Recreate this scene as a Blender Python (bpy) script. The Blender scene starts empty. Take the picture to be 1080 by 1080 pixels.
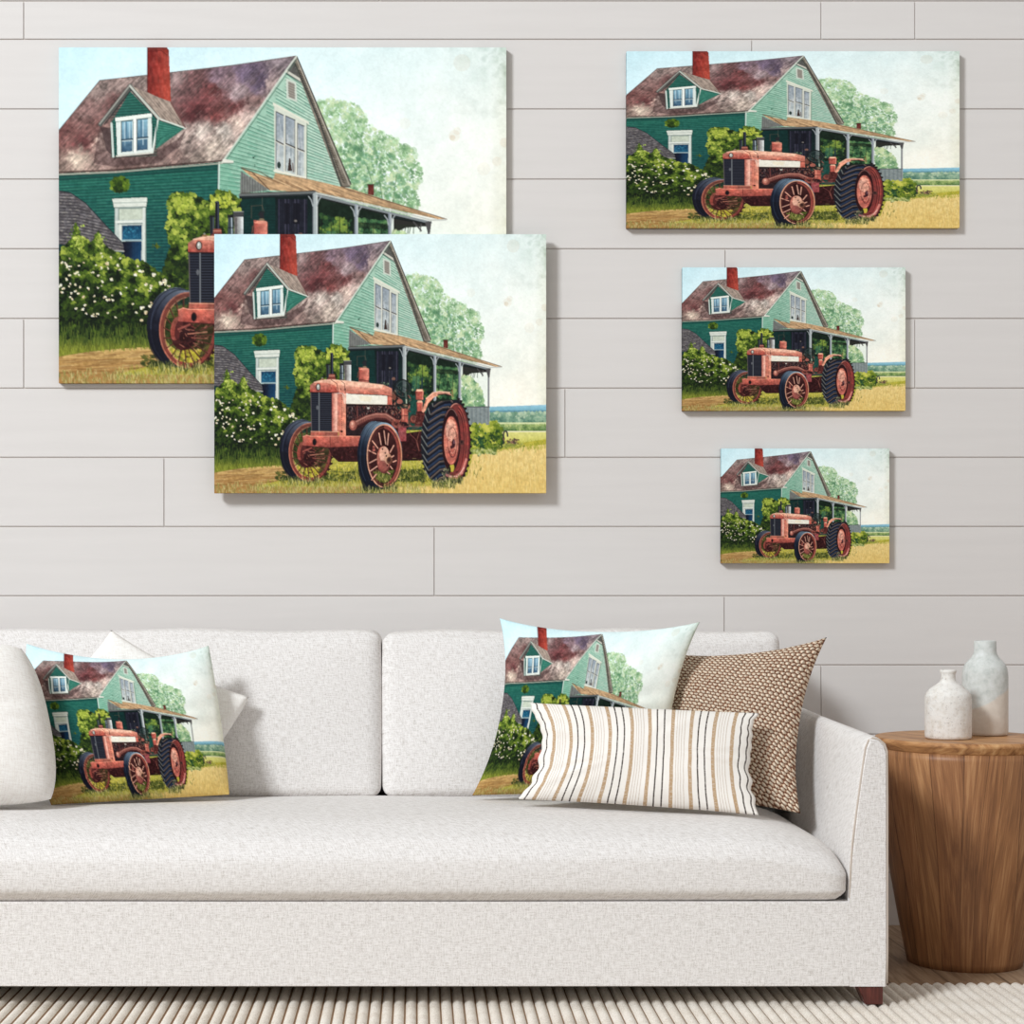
import bpy, math, random
import numpy as np

random.seed(5)
scene = bpy.context.scene
COL = scene.collection

# ---------------------------------------------------------------- camera frame
F, PX, PY, EYE = 1900.0, 440.0, 620.0, 0.89        # focal length and principal point in pixels, eye height in metres
WALL = 4.75                                         # the boarded wall stands this far from the camera

def P(px, py, d):
    """point of the place seen at (px, py) at distance d"""
    return ((px - PX) / F * d, d, EYE - (py - PY) / F * d)

# ---------------------------------------------------------------- node helpers
def lin(c):
    return tuple(((v / 255) / 12.92 if v / 255 <= .04045 else ((v / 255 + .055) / 1.055) ** 2.4) for v in c) + (1.0,)

class Mat:
    def __init__(s, name, rough=.8, spec=.25):
        s.m = bpy.data.materials.new(name); s.m.use_nodes = True
        s.t = s.m.node_tree; s.b = s.t.nodes['Principled BSDF']
        s.b.inputs['Roughness'].default_value = rough
        s.b.inputs['Specular IOR Level'].default_value = spec
    def n(s, kind, **kw):
        nd = s.t.nodes.new(kind)
        for k, v in kw.items():
            if k in nd.inputs: nd.inputs[k].default_value = v
            else: setattr(nd, k, v)
        return nd
    def l(s, a, b): s.t.links.new(a, b)
    def math(s, op, a, b=None, c=None):
        nd = s.n('ShaderNodeMath', operation=op)
        for i, v in enumerate((a, b, c)):
            if v is None: continue
            if isinstance(v, (int, float)): nd.inputs[i].default_value = v
            else: s.l(v, nd.inputs[i])
        return nd.outputs[0]
    def vec(s, x, y, z=0.0):
        nd = s.n('ShaderNodeCombineXYZ')
        for i, v in enumerate((x, y, z)):
            if isinstance(v, (int, float)): nd.inputs[i].default_value = v
            else: s.l(v, nd.inputs[i])
        return nd.outputs[0]
    def xyz(s):
        tc = s.n('ShaderNodeTexCoord'); sp = s.n('ShaderNodeSeparateXYZ'); s.l(tc.outputs['Object'], sp.inputs[0])
        return sp.outputs
    def uv(s):
        tc = s.n('ShaderNodeTexCoord'); sp = s.n('ShaderNodeSeparateXYZ'); s.l(tc.outputs['UV'], sp.inputs[0])
        return sp.outputs
    def noise(s, vec, scale=1.0, detail=2.0, rough=.5, dist=0.0):
        nd = s.n('ShaderNodeTexNoise'); nd.inputs['Scale'].default_value = scale
        nd.inputs['Detail'].default_value = detail; nd.inputs['Roughness'].default_value = rough
        nd.inputs['Distortion'].default_value = dist
        if vec is not None: s.l(vec, nd.inputs['Vector'])
        return nd.outputs['Fac']
    def ramp(s, fac, stops, interp='LINEAR'):
        nd = s.n('ShaderNodeValToRGB'); r = nd.color_ramp; r.interpolation = interp
        while len(r.elements) < len(stops): r.elements.new(.5)
        for e, (p, c) in zip(r.elements, stops):
            e.position = p; e.color = lin(c) if len(c) == 3 and max(c) > 1 else (tuple(c) + (1,))[:4]
        s.l(fac, nd.inputs[0]); return nd.outputs[0]
    def mix(s, fac, a, b, mode='MIX'):
        nd = s.n('ShaderNodeMix', data_type='RGBA', blend_type=mode)
        for i, v in ((0, fac), (6, a), (7, b)):
            if isinstance(v, (int, float)): nd.inputs[i].default_value = v
            elif isinstance(v, tuple): nd.inputs[i].default_value = lin(v)
            else: s.l(v, nd.inputs[i])
        return nd.outputs[2]
    def color(s, c):
        if isinstance(c, tuple): s.b.inputs['Base Color'].default_value = lin(c)
        else: s.l(c, s.b.inputs['Base Color'])
        return s
    def bump(s, h, strength=.4, dist=.002):
        nd = s.n('ShaderNodeBump'); nd.inputs['Strength'].default_value = strength; nd.inputs['Distance'].default_value = dist
        s.l(h, nd.inputs['Height']); s.l(nd.outputs[0], s.b.inputs['Normal']); return s

# ---------------------------------------------------------------- mesh helpers
def tag(o, label=None, cat=None, group=None, kind=None):
    for k, v in (('label', label), ('category', cat), ('group', group), ('kind', kind)):
        if v: o[k] = v
    return o

def empty(name, loc, label, cat, group=None):
    o = bpy.data.objects.new(name, None); COL.objects.link(o); o.location = loc; o.empty_display_size = .05
    return tag(o, label, cat, group)

def base_of(parent):
    v = np.zeros(3)
    while parent is not None:
        v += np.array(parent.location); parent = parent.parent
    return v

def make(name, verts, faces, mat, parent=None, smooth=True, uvs=None, loc=None, mats=None, midx=None):
    """one mesh object from world-space verts; `loc` sets the origin of a top-level thing"""
    V = np.array(verts, float)
    off = base_of(parent) if parent is not None else (np.array(loc, float) if loc is not None else np.zeros(3))
    me = bpy.data.meshes.new(name); me.from_pydata((V - off).tolist(), [], [list(map(int, f)) for f in faces])
    for m_ in (mats or [mat]): me.materials.append(m_.m)
    if midx is not None: me.polygons.foreach_set('material_index', midx)
    me.polygons.foreach_set('use_smooth', [smooth] * len(me.polygons))
    if uvs is not None:
        ul = me.uv_layers.new(name='UVMap'); li = np.empty(len(me.loops), int); me.loops.foreach_get('vertex_index', li)
        ul.data.foreach_set('uv', np.array(uvs, float)[li].ravel())
    me.update()
    o = bpy.data.objects.new(name, me); COL.objects.link(o)
    if parent is not None: o.parent = parent
    elif loc is not None: o.location = loc
    return o

def bevel(o, w, seg=3, angle=.6):
    b = o.modifiers.new('bevel', 'BEVEL'); b.width = w; b.segments = seg; b.limit_method = 'ANGLE'; b.angle_limit = angle
    return o

def box(x0, x1, y0, y1, z0, z1):
    v = [(x, y, z) for x in (x0, x1) for y in (y0, y1) for z in (z0, z1)]
    f = [(0, 1, 3, 2), (4, 6, 7, 5), (0, 4, 5, 1), (2, 3, 7, 6), (0, 2, 6, 4), (1, 5, 7, 3)]
    return v, f

def join(parts):
    V, Fc = [], []
    for v, f in parts:
        k = len(V); V += list(v); Fc += [tuple(i + k for i in q) for q in f]
    return V, Fc

def lathe(profile, cx, cy, n=64, close=True):
    V = [(cx + r * math.cos(2 * math.pi * k / n), cy + r * math.sin(2 * math.pi * k / n), z) for r, z in profile for k in range(n)]
    Fc = [(i * n + k, i * n + (k + 1) % n, (i + 1) * n + (k + 1) % n, (i + 1) * n + k) for i in range(len(profile) - 1) for k in range(n)]
    if close:
        Fc.append(tuple(range(n - 1, -1, -1))); Fc.append(tuple((len(profile) - 1) * n + k for k in range(n)))
    return V, Fc

def tube(path, r, n=8):
    V, Fc = [], []
    pts = [np.array(p, float) for p in path]
    for i, p in enumerate(pts):
        t = pts[min(i + 1, len(pts) - 1)] - pts[max(i - 1, 0)]; t /= np.linalg.norm(t) + 1e-9
        a = np.cross(t, (0, 1, 0) if abs(t[1]) < .9 else (1, 0, 0)); a /= np.linalg.norm(a); b = np.cross(t, a)
        V += [tuple(p + r * (math.cos(2 * math.pi * k / n) * a + math.sin(2 * math.pi * k / n) * b)) for k in range(n)]
    for i in range(len(pts) - 1):
        Fc += [(i * n + k, i * n + (k + 1) % n, (i + 1) * n + (k + 1) % n, (i + 1) * n + k) for k in range(n)]
    Fc += [tuple(range(n))[::-1], tuple((len(pts) - 1) * n + k for k in range(n))]
    return V, Fc

def wob(x, y, z, f, seed):
    """smooth low wobble in -1..1"""
    return (math.sin(x * f * 1.0 + seed) * math.cos(y * f * .83 + 1.7 * seed) + math.sin(z * f * 1.13 + 2.3 * seed + x * f * .4)) * .5

def cushion(cx, cy, cz, sx, sy, sz, r, crown, n=26, seed=1, wave=.003, shape=None):
    """upholstered cushion: rounded box with crowned faces; crown = bulge along x, y, z"""
    idx, V, Fc = {}, [], []
    h = np.array((sx, sy, sz)) / 2
    def vert(p):
        k = tuple(np.round(p, 5))
        if k in idx: return idx[k]
        q = np.array(p) * h
        inner = np.clip(q, -(h - r), h - r); d = q - inner; L = np.linalg.norm(d)
        out = inner + d / L * r if L > 1e-9 else q
        a = np.array(p)
        for ax in range(3):
            o1, o2 = [i for i in range(3) if i != ax]
            w = max(0, 1 - abs(a[o1]) ** 2.4) * max(0, 1 - abs(a[o2]) ** 2.4)
            out[ax] += crown[ax] * w * a[ax]
        g = wave
        out = out + np.array((wob(*out, 9, seed), wob(*out, 11, seed + 1), wob(*out, 10, seed + 2))) * g
        if shape: out = shape(out, a)
        idx[k] = len(V); V.append((out[0] + cx, out[1] + cy, out[2] + cz)); return idx[k]
    # denser lines towards the edges
    ts = [math.sin(t * math.pi / 2) * .55 + t * .45 for t in np.linspace(-1, 1, n)]
    for ax in range(3):
        o1, o2 = [i for i in range(3) if i != ax]
        for sg in (-1, 1):
            for i in range(n - 1):
                for j in range(n - 1):
                    q = []
                    for a, b in ((ts[i], ts[j]), (ts[i + 1], ts[j]), (ts[i + 1], ts[j + 1]), (ts[i], ts[j + 1])):
                        p = [0, 0, 0]; p[ax] = sg; p[o1] = a; p[o2] = b; q.append(vert(p))
                    flip = (sg > 0) != (ax == 1)
                    Fc.append(tuple(q) if flip else tuple(q[::-1]))
    return V, Fc

def pillow(TL, TR, BR, BL, T, sag=(0, 0, 0, 0), nu=90, nv=90, seed=1, wr=.004, back=.6, p=2.3, q=.55, edge=2.2, gather=0.0, rnd=0.0):
    """throw pillow between four corners (px, py, distance); sag = how far each side curves in (top, right, bottom, left; pixels)"""
    c = [np.array(P(*k)) for k in (TL, TR, BR, BL)]
    nrm = np.cross(c[1] - c[0], c[3] - c[0]) + np.cross(c[3] - c[2], c[1] - c[2]); nrm /= np.linalg.norm(nrm)
    if nrm[1] > 0: nrm = -nrm
    m = np.mean([k[2] for k in (TL, TR, BR, BL)]) / F
    ex = (c[1] - c[0]) + (c[2] - c[3]); ex /= np.linalg.norm(ex); ez = (c[0] - c[3]) + (c[1] - c[2]); ez /= np.linalg.norm(ez)
    us, vs = np.linspace(0, 1, nu), np.linspace(0, 1, nv)
    def pos(u, v):
        b = c[0] * (1 - u) * (1 - v) + c[1] * u * (1 - v) + c[2] * u * v + c[3] * (1 - u) * v
        pu = 1 - abs(2 * u - 1) ** edge; pv = 1 - abs(2 * v - 1) ** edge
        b = b - ez * m * sag[0] * pu * (1 - v) ** 1.5 + ez * m * sag[2] * pu * v ** 1.5
        b = b - ex * m * sag[1] * pv * u ** 1.5 + ex * m * sag[3] * pv * (1 - u) ** 1.5
        if rnd:
            b = b + (sum(c) / 4 - b) * rnd * abs((2 * u - 1) * (2 * v - 1)) ** 3
        if gather:                                          # puckers along the short sides
            e = max(0, abs(2 * u - 1) - .82) / .18
            b = b + ex * m * gather * e * (math.sin(v * 23 + 2.2 * math.sin(v * 7 + seed)) + .5 * math.sin(v * 51 + 3 * math.sin(v * 5)))
        return b
    V, U, Fc = [], [], []
    def hgt(u, v):
        a, b = abs(2 * u - 1), abs(2 * v - 1)
        h = T * max(0, 1 - a ** p) ** q * max(0, 1 - b ** p) ** q
        e = max(a, b)
        rad = math.atan2(2 * v - 1, 2 * u - 1)
        h += wr * math.sin(rad * 13 + seed + 2 * math.sin(rad * 5)) * e ** 3 * max(0, 1 - e) * 4
        h += wr * .8 * wob(u, v, u + v, 9, seed) * min(1, (1 - e) * 6)
        return max(h, 0)
    front = np.zeros((nv, nu), int)
    for j, v in enumerate(vs):
        for i, u in enumerate(us):
            front[j, i] = len(V); V.append(pos(u, v) + nrm * hgt(u, v)); U.append((u, 1 - v))
    bk = front.copy()
    for j in range(1, nv - 1):
        for i in range(1, nu - 1):
            bk[j, i] = len(V); V.append(pos(us[i], vs[j]) - nrm * (hgt(us[i], vs[j]) * back + .0005)); U.append((us[i], 1 - vs[j]))
    for j in range(nv - 1):
        for i in range(nu - 1):
            Fc.append((front[j, i], front[j + 1, i], front[j + 1, i + 1], front[j, i + 1]))
            Fc.append((bk[j, i], bk[j, i + 1], bk[j + 1, i + 1], bk[j + 1, i]))
    low = min(V, key=lambda w: w[2]); mid = sum(c) / 4
    return V, Fc, U, (float(mid[0]), float(mid[1]), float(low[2]))
# ---------------------------------------------------------------- the farmhouse painting
# A raster of colours worked out stroke by stroke with numpy; it becomes per-point print colours
# of the canvases and the printed pillows.  Coordinates run 0..472 across and 0..354 down.
AW, AH = 1200, 900
SC = AW / 472.0
rng = np.random.RandomState(7)
A = np.zeros((AH, AW, 3), np.float32)
GX, GY = np.meshgrid((np.arange(AW) + .5) / SC, (np.arange(AH) + .5) / SC)

def value_noise(fx, fy, seed, w=AW, h=AH):
    r = np.random.RandomState(seed)
    gx, gy = max(2, int(fx) + 2), max(2, int(fy) + 2)
    g = r.rand(gy, gx).astype(np.float32)
    x = np.linspace(0, gx - 1.001, w); y = np.linspace(0, gy - 1.001, h)
    xi, yi = x.astype(int), y.astype(int)
    tx, ty = x - xi, y - yi
    tx = tx * tx * (3 - 2 * tx); ty = ty * ty * (3 - 2 * ty)
    tx = tx[None, :]; ty = ty[:, None]
    a = g[yi][:, xi]; b = g[yi][:, xi + 1]; c = g[yi + 1][:, xi]; d = g[yi + 1][:, xi + 1]
    return (a * (1 - tx) + b * tx) * (1 - ty) + (c * (1 - tx) + d * tx) * ty

def fbm(fx, fy, seed, octv=4):
    s = 0; amp = 1; tot = 0
    for k in range(octv):
        s = s + amp * value_noise(fx * 2 ** k, fy * 2 ** k, seed + 31 * k); tot += amp; amp *= .55
    return s / tot - .5

FINE = fbm(160, 120, 3, 3)
MID = fbm(40, 30, 5, 4)
BIG = fbm(9, 7, 9, 4)

def rot_noise(angle, along, across, seed):
    """noise streaked along a direction"""
    ca, sa = math.cos(angle), math.sin(angle)
    u = (GX * ca + GY * sa) / along; v = (-GX * sa + GY * ca) / across
    r = np.random.RandomState(seed); g = r.rand(256, 256).astype(np.float32)
    out = 0
    for k, am in ((1, 1), (2.1, .6)):
        uu, vv = u * k + 700, v * k + 700
        ui, vi = np.floor(uu).astype(int), np.floor(vv).astype(int)
        tu, tv = uu - ui, vv - vi
        tu = tu * tu * (3 - 2 * tu); tv = tv * tv * (3 - 2 * tv)
        f = lambda a, b: g[(vi + b) & 255, (ui + a) & 255]
        out = out + am * ((f(0, 0) * (1 - tu) + f(1, 0) * tu) * (1 - tv) + (f(0, 1) * (1 - tu) + f(1, 1) * tu) * tv)
    return out / 1.6 - .5

def C(*c):
    return np.array(c, np.float32) / 255

def win(x0, y0, x1, y1):
    i0, i1 = max(0, int(x0 * SC) - 1), min(AW, int(x1 * SC) + 2)
    j0, j1 = max(0, int(y0 * SC) - 1), min(AH, int(y1 * SC) + 2)
    return (slice(j0, j1), slice(i0, i1)) if i1 > i0 and j1 > j0 else None

def pmask(pts):
    p = np.array(pts, float)
    s = win(p[:, 0].min(), p[:, 1].min(), p[:, 0].max(), p[:, 1].max())
    if s is None: return None, None
    X, Y = GX[s], GY[s]
    m = np.zeros(X.shape, bool)
    for (xa, ya), (xb, yb) in zip(p, np.roll(p, -1, 0)):
        if ya == yb: continue
        m ^= ((ya > Y) != (yb > Y)) & (X < (xb - xa) * (Y - ya) / (yb - ya) + xa)
    return s, m.astype(np.float32)

def emask(cx, cy, rx, ry, ang=0):
    R = max(rx, ry); s = win(cx - R, cy - R, cx + R, cy + R)
    if s is None: return None, None
    X, Y = GX[s] - cx, GY[s] - cy
    if ang:
        c_, s_ = math.cos(ang), math.sin(ang); X, Y = X * c_ + Y * s_, -X * s_ + Y * c_
    return s, ((X / rx) ** 2 + (Y / ry) ** 2 < 1).astype(np.float32)

def put(s, m, col, a=1.0):
    if s is None: return
    k = (m * a)[..., None]
    A[s] = A[s] * (1 - k) + np.asarray(col) * k

def poly(pts, col, a=1.0, n=0.0, field=None):
    s, m = pmask(pts)
    if s is None: return
    c = np.asarray(col, np.float32)
    if n: c = c + n * (FINE if field is None else field)[s][..., None]
    put(s, m, c, a)

def grad(pts, c0, c1, p0, p1, n=0.0, a=1.0):
    """polygon filled with colour c0 at p0 turning to c1 at p1"""
    s, m = pmask(pts)
    if s is None: return
    d = np.array(p1, float) - p0
    t = np.clip(((GX[s] - p0[0]) * d[0] + (GY[s] - p0[1]) * d[1]) / (d @ d), 0, 1)[..., None]
    put(s, m, c0 * (1 - t) + c1 * t + n * FINE[s][..., None], a)

def ell(cx, cy, rx, ry, col, a=1.0, ang=0, n=0.0):
    s, m = emask(cx, cy, rx, ry, ang)
    if s is None: return
    c = np.asarray(col, np.float32)
    if n: c = c + n * FINE[s][..., None]
    put(s, m, c, a)

def line(x0, y0, x1, y1, w, col, a=1.0):
    h = w / 2
    s = win(min(x0, x1) - h, min(y0, y1) - h, max(x0, x1) + h, max(y0, y1) + h)
    if s is None: return
    dx, dy = x1 - x0, y1 - y0; L = dx * dx + dy * dy + 1e-9
    t = np.clip(((GX[s] - x0) * dx + (GY[s] - y0) * dy) / L, 0, 1)
    d = np.hypot(GX[s] - x0 - t * dx, GY[s] - y0 - t * dy)
    put(s, np.clip((h - d) * SC + .5, 0, 1), col, a)

def pline(pts, w, col, a=1.0):
    for p, q in zip(pts[:-1], pts[1:]): line(*p, *q, w, col, a)

def ring(cx, cy, rx, ry, w, col, a=1.0, t0=0, t1=6.2832, n=48):
    pts = [(cx + rx * math.cos(t0 + (t1 - t0) * k / n), cy + ry * math.sin(t0 + (t1 - t0) * k / n)) for k in range(n + 1)]
    pline(pts, w, col, a)

def dabs(n, where, size, cols, seed, a=.9, squash=(.5, 1.0), ang=None):
    """n small brush dabs; where(r) gives a point, cols a list of colours"""
    r = np.random.RandomState(seed)
    for _ in range(n):
        q = where(r)
        if q is None: continue
        s_ = r.uniform(*size); c = cols[r.randint(len(cols))] * r.uniform(.88, 1.12)
        ell(q[0], q[1], s_, s_ * r.uniform(*squash), c, a, r.uniform(0, 3.14) if ang is None else ang + r.uniform(-.3, .3))

def in_poly(pts):
    p = np.array(pts, float); lo, hi = p.min(0), p.max(0)
    def f(r):
        for _ in range(30):
            x, y = r.uniform(lo, hi); m = False
            for (xa, ya), (xb, yb) in zip(p, np.roll(p, -1, 0)):
                if (ya > y) != (yb > y) and x < (xb - xa) * (y - ya) / (yb - ya) + xa: m = not m
            if m: return x, y
    return f

def shade_dabs(n, pts, size, lo_c, mid_c, hi_c, seed, light=(-.4, -1), a=.9, off=0.0):
    """leaf dabs in their painted tones: pale leaf clusters towards `light` on a clumpy pattern, deep ones between"""
    f = in_poly(pts); r = np.random.RandomState(seed); p = np.array(pts, float)
    c0, ext = (p.min(0) + p.max(0)) / 2, (p.max(0) - p.min(0)) / 2
    clump = fbm(60, 45, seed + 5, 3)
    for _ in range(n):
        q = f(r)
        if q is None: continue
        v = .5 + .35 * ((q[0] - c0[0]) / ext[0] * light[0] + (q[1] - c0[1]) / ext[1] * light[1])
        j, i = min(AH - 1, max(0, int(q[1] * SC))), min(AW - 1, max(0, int(q[0] * SC)))
        v += 2.0 * clump[j, i] + r.uniform(-.22, .22) + off
        v = min(1, max(0, v))
        c = lo_c * (1 - 2 * v) + mid_c * 2 * v if v < .5 else mid_c * (2 - 2 * v) + hi_c * (2 * v - 1)
        s_ = r.uniform(*size)
        ell(q[0], q[1], s_, s_ * r.uniform(.5, 1), c, a, r.uniform(0, 3.14))

# --- sky
t = np.clip(GX / 472 * .75 + GY / 240 * .45 - .1, 0, 1)[..., None]
A[:] = C(214, 241, 247) * (1 - t) + C(254, 253, 243) * t
warm = np.clip((GX - 300) / 150, 0, 1) * np.clip((GY - 110) / 90, 0, 1)
A += (BIG * .10)[..., None] * np.array([.9, .6, .5]) + (MID * .05)[..., None]
A -= (warm * .015)[..., None] * np.array([-.2, .2, 1.0])
A -= (np.clip((GX - 400) / 72, 0, 1) * np.clip(1 - GY / 110, 0, 1) * (.02 + .45 * np.abs(MID)))[..., None] * np.array([1, .85, .95])
A -= (np.clip((GX - 455) / 17, 0, 1) * (.04 + .1 * np.abs(MID)))[..., None] * np.array([.8, .8, 1.2])
for x, y, rr, al in ((417, 93, 6, .12), (415, 95, 3, .25), (420, 88, 4, .12), (365, 80, 6, .08), (462, 120, 5, .12), (470, 100, 5, .15), (448, 128, 7, .08), (425, 16, 9, .10)):
    ell(x, y, rr, rr, C(200, 170, 135), al)

# --- far hills, hedges, fields
HZ = 235
grad([(340, HZ), (395, 235.6), (430, 234.6), (472, 233), (472, 246), (340, 246)], C(158, 205, 222), C(120, 175, 190), (0, 234), (0, 244), .05)
poly([(340, 241.5), (472, 240.5), (472, 246), (340, 246)], C(105, 150, 165), 1, .15)
grad([(340, 244), (472, 242.5), (472, 260), (340, 260)], C(150, 180, 165), C(95, 135, 115), (0, 243), (0, 258), .2)
shade_dabs(420, [(380, 243), (472, 243), (472, 258), (380, 258)], (1, 2.6), C(85, 125, 110), C(130, 165, 140), C(190, 208, 180), 21)
poly([(340, 257.5), (472, 257), (472, 260.5), (340, 260.5)], C(215, 222, 175), 1, .1)
grad([(340, 260), (472, 259.5), (472, 270), (340, 270)], C(160, 182, 120), C(95, 125, 80), (0, 260), (0, 269), .2)
shade_dabs(260, [(380, 260), (472, 260), (472, 269), (380, 269)], (.8, 2), C(95, 125, 75), C(140, 165, 100), C(195, 205, 140), 22)
poly([(340, 269), (472, 269), (472, 271), (340, 271)], C(238, 234, 195), 1)
grad([(290, 270.5), (472, 270.5), (472, 300), (290, 300)], C(222, 218, 140), C(205, 200, 95), (0, 271), (0, 292), .08)
# --- near ground
grad([(0, 225), (472, 290), (472, 354), (0, 354)], C(178, 176, 82), C(186, 178, 100), (0, 285), (0, 354), .12)
grad([(395, 294), (430, 286), (472, 280), (472, 290), (430, 296)], C(190, 180, 70), C(205, 190, 95), (0, 284), (0, 296), .12)
grad([(340, 300), (395, 296), (472, 287), (472, 354), (210, 354), (300, 335)], C(236, 212, 146), C(228, 198, 122), (0, 290), (0, 350), .1)
for k in range(2600):
    x = rng.uniform(205, 472); y = rng.uniform(296 if x > 365 else 325, 356); h = rng.uniform(3, 10)
    if x < 300 and y < 335 + (300 - x) * .1: continue
    line(x, y, x + rng.uniform(-.6, .6), y - h, .7, [C(246, 228, 172), C(214, 178, 104), C(200, 164, 92), C(240, 214, 146), C(224, 202, 128)][rng.randint(5)], .45)
for k in range(500):
    x = rng.uniform(362, 472); y = 296 - (x - 362) * .07 + rng.normal(0, 3)
    line(x, y, x + rng.uniform(-2, 2), y - rng.uniform(1, 4), .8, [C(170, 165, 55), C(140, 150, 50), C(200, 190, 90)][rng.randint(3)], .6)
# dirt path and left grass
grad([(0, 322), (40, 318), (95, 316), (200, 312), (260, 312), (260, 354), (0, 354)], C(214, 184, 122), C(172, 132, 78), (0, 314), (0, 340), .14)
for k in range(260):
    x = rng.uniform(-10, 110); y = rng.uniform(320, 345)
    line(x, y, x + rng.uniform(8, 26), y - rng.uniform(0, 2), rng.uniform(.5, 1.3), [C(225, 196, 140), C(150, 112, 66), C(190, 152, 96), C(120, 90, 52)][rng.randint(4)], .4)
grad([(0, 290), (120, 285), (150, 300), (130, 314), (70, 317), (30, 321), (0, 326)], C(62, 82, 28), C(128, 134, 50), (0, 298), (0, 322), .15)
for k in range(900):
    x = rng.uniform(0, 125); y = rng.uniform(298, 324 - x * .06); d = (y - 298) / 26
    line(x, y, x + rng.uniform(-2, 2), y - rng.uniform(3, 8), .8, (C(38, 58, 22) * (1 - d) + C(140, 146, 56) * d) * rng.uniform(.7, 1.3), .7)
# grass round and under the tractor
poly([(120, 312), (300, 305), (368, 300), (360, 330), (330, 336), (300, 345), (60, 345), (110, 332)], C(176, 170, 66), .85, .15)
for x0, x1, y0, y1 in ((88, 200, 324, 337), (255, 300, 322, 338)):
    dabs(330, lambda r: (r.uniform(x0, x1), r.uniform(y0, y1)), (1.2, 3.2), [C(52, 66, 28), C(78, 88, 34), C(38, 50, 24)], int(x0), .6, (.3, .6), 0.1)
for x, y, rx, ry in ((215, 314, 14, 3), (278, 313, 16, 3.4), (170, 318, 10, 3)):
    dabs(60, lambda r: (x + r.normal(0, rx), y + r.normal(0, ry)), (1, 3), [C(206, 196, 72), C(222, 206, 110)], int(x), .6, (.3, .6), 0)
for k in range(3600):
    x = rng.uniform(60, 396); y = rng.uniform(310, 356)
    if x > 300 and rng.rand() < (x - 300) / 80 + max(0, y - 334) / 30 - .1: continue
    if x < 110 and y < 336 + (110 - x) * .1: continue
    dk = (321 < y < 342 and x > 95)
    c = [C(66, 80, 30), C(48, 62, 26), C(100, 112, 42), C(84, 92, 36)] if dk and rng.rand() < .62 else [C(190, 182, 100), C(150, 152, 62), C(205, 196, 128), C(164, 160, 70)]
    line(x, y, x + rng.uniform(-2.2, 2.2), y - rng.uniform(2, 6), .8, c[rng.randint(4)], .65)
for k in range(900):
    x = rng.uniform(0, 300); y = rng.uniform(343, 357)
    line(x, y, x + rng.uniform(-2, 2), y - rng.uniform(2, 6), .8, [C(196, 190, 128), C(150, 152, 84), C(112, 118, 62), C(208, 200, 148), C(170, 140, 84)][rng.randint(5)], .6)

# --- tree behind the house
TREE = [(262, 60), (288, 54), (310, 58), (321, 68), (328, 82), (352, 95), (374, 108), (384, 132), (378, 152), (381, 166), (372, 178), (380, 200), (384, 236), (270, 236)]
dabs(1300, in_poly(TREE), (1.5, 4.5), [C(176, 208, 168), C(196, 220, 186), C(160, 196, 150)], 31, .5)
shade_dabs(6000, TREE, (.6, 1.8), C(112, 152, 112), C(152, 190, 142), C(214, 228, 188), 32, (-.1, -.5), .7)
dabs(160, in_poly([(300, 95), (350, 110), (370, 150), (340, 185), (300, 150)]), (1.2, 3.4), [C(100, 148, 112), C(92, 140, 104)], 34, .5)
dabs(60, in_poly([(320, 100), (370, 120), (374, 160), (330, 160)]), (.6, 1.5), [C(222, 240, 240)], 33, .6)
for x0, y0, x1, y1 in ((345, 185, 338, 140), (350, 178, 356, 135), (335, 160, 325, 125)):
    line(x0, y0, x1, y1, 1.1, C(96, 128, 92), .6)
shade_dabs(520, [(356, 188), (372, 190), (383, 206), (384, 236), (350, 240)], (1, 3.2), C(88, 128, 92), C(146, 182, 136), C(200, 216, 170), 35)

# --- long green wall under the eave
LW = [(0, 131), (171, 120), (169, 270), (0, 275)]
grad(LW, C(40, 112, 96), C(18, 70, 74), (60, 130), (75, 250), .1)
for k in range(48):
    yl = 133 + k * 3.15; sl = -.07 * max(0, 1 - (yl - 130) / 95)
    for j in range(0, 17):
        x0 = j * 10; v = rng.uniform(-.5, 1)
        line(x0, yl + sl * x0, x0 + 10, yl + sl * (x0 + 10), .9, C(12, 56, 56) if v > -.1 else C(22, 78, 70), .62)
        if rng.rand() < .75: line(x0, yl + 1.4 + sl * x0, x0 + 10, yl + 1.4 + sl * (x0 + 10), .8, C(84, 152, 128), rng.uniform(.1, .5))
poly([(0, 134), (171, 122.5), (171, 129), (0, 141)], C(10, 52, 52), .45)

# --- gable wall
GW = [(169, 122), (250, 12), (307, 147), (307, 175), (169, 175)]
grad(GW, C(142, 186, 164), C(190, 212, 196), (190, 130), (290, 110), .1)
VX, VY = 470, 188
for k in range(62):
    y0 = -95 + k * 4.6                                      # at x = 169
    f = lambda x: y0 + (x - 169) * (VY - y0) / (VX - 169)
    s, m = pmask(GW)
    for j in range(0, 14):
        xa = 169 + j * 10; xb = xa + 10; ya, yb = f(xa), f(xb)
        def inside(x, y):
            left = 169 + (122 - y) * (81 / 110.) if y < 122 else 169
            right = 250 + (y - 12) * (57 / 135.)
            return left - .5 < x < right and y > 12
        if inside(xa, ya) and inside(xb, yb) and ya < 172:
            line(xa, ya, xb, yb, .75, C(62, 112, 96), rng.uniform(.45, .95))
            line(xa, ya - 1.2, xb, yb - 1.2, .8, C(214, 242, 222), rng.uniform(.1, .5))
            if rng.rand() < .3: line(xa, ya + 1.4, xb, yb + 1.4, .7, C(80, 160, 134), .5)
ell(205, 116, .8, 1, C(20, 50, 40)); line(206, 116, 207, 114.5, .6, C(20, 50, 40)); line(206.5, 123, 206.5, 126, .5, C(40, 80, 66))
poly([(169.5, 122), (178, 122), (190, 152), (190, 175), (169.5, 175)], C(118, 178, 152), .35)
line(169, 121, 168.3, 155, 1.8, C(206, 222, 212))
line(167.6, 123, 167.2, 160, .6, C(20, 60, 56))
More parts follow.
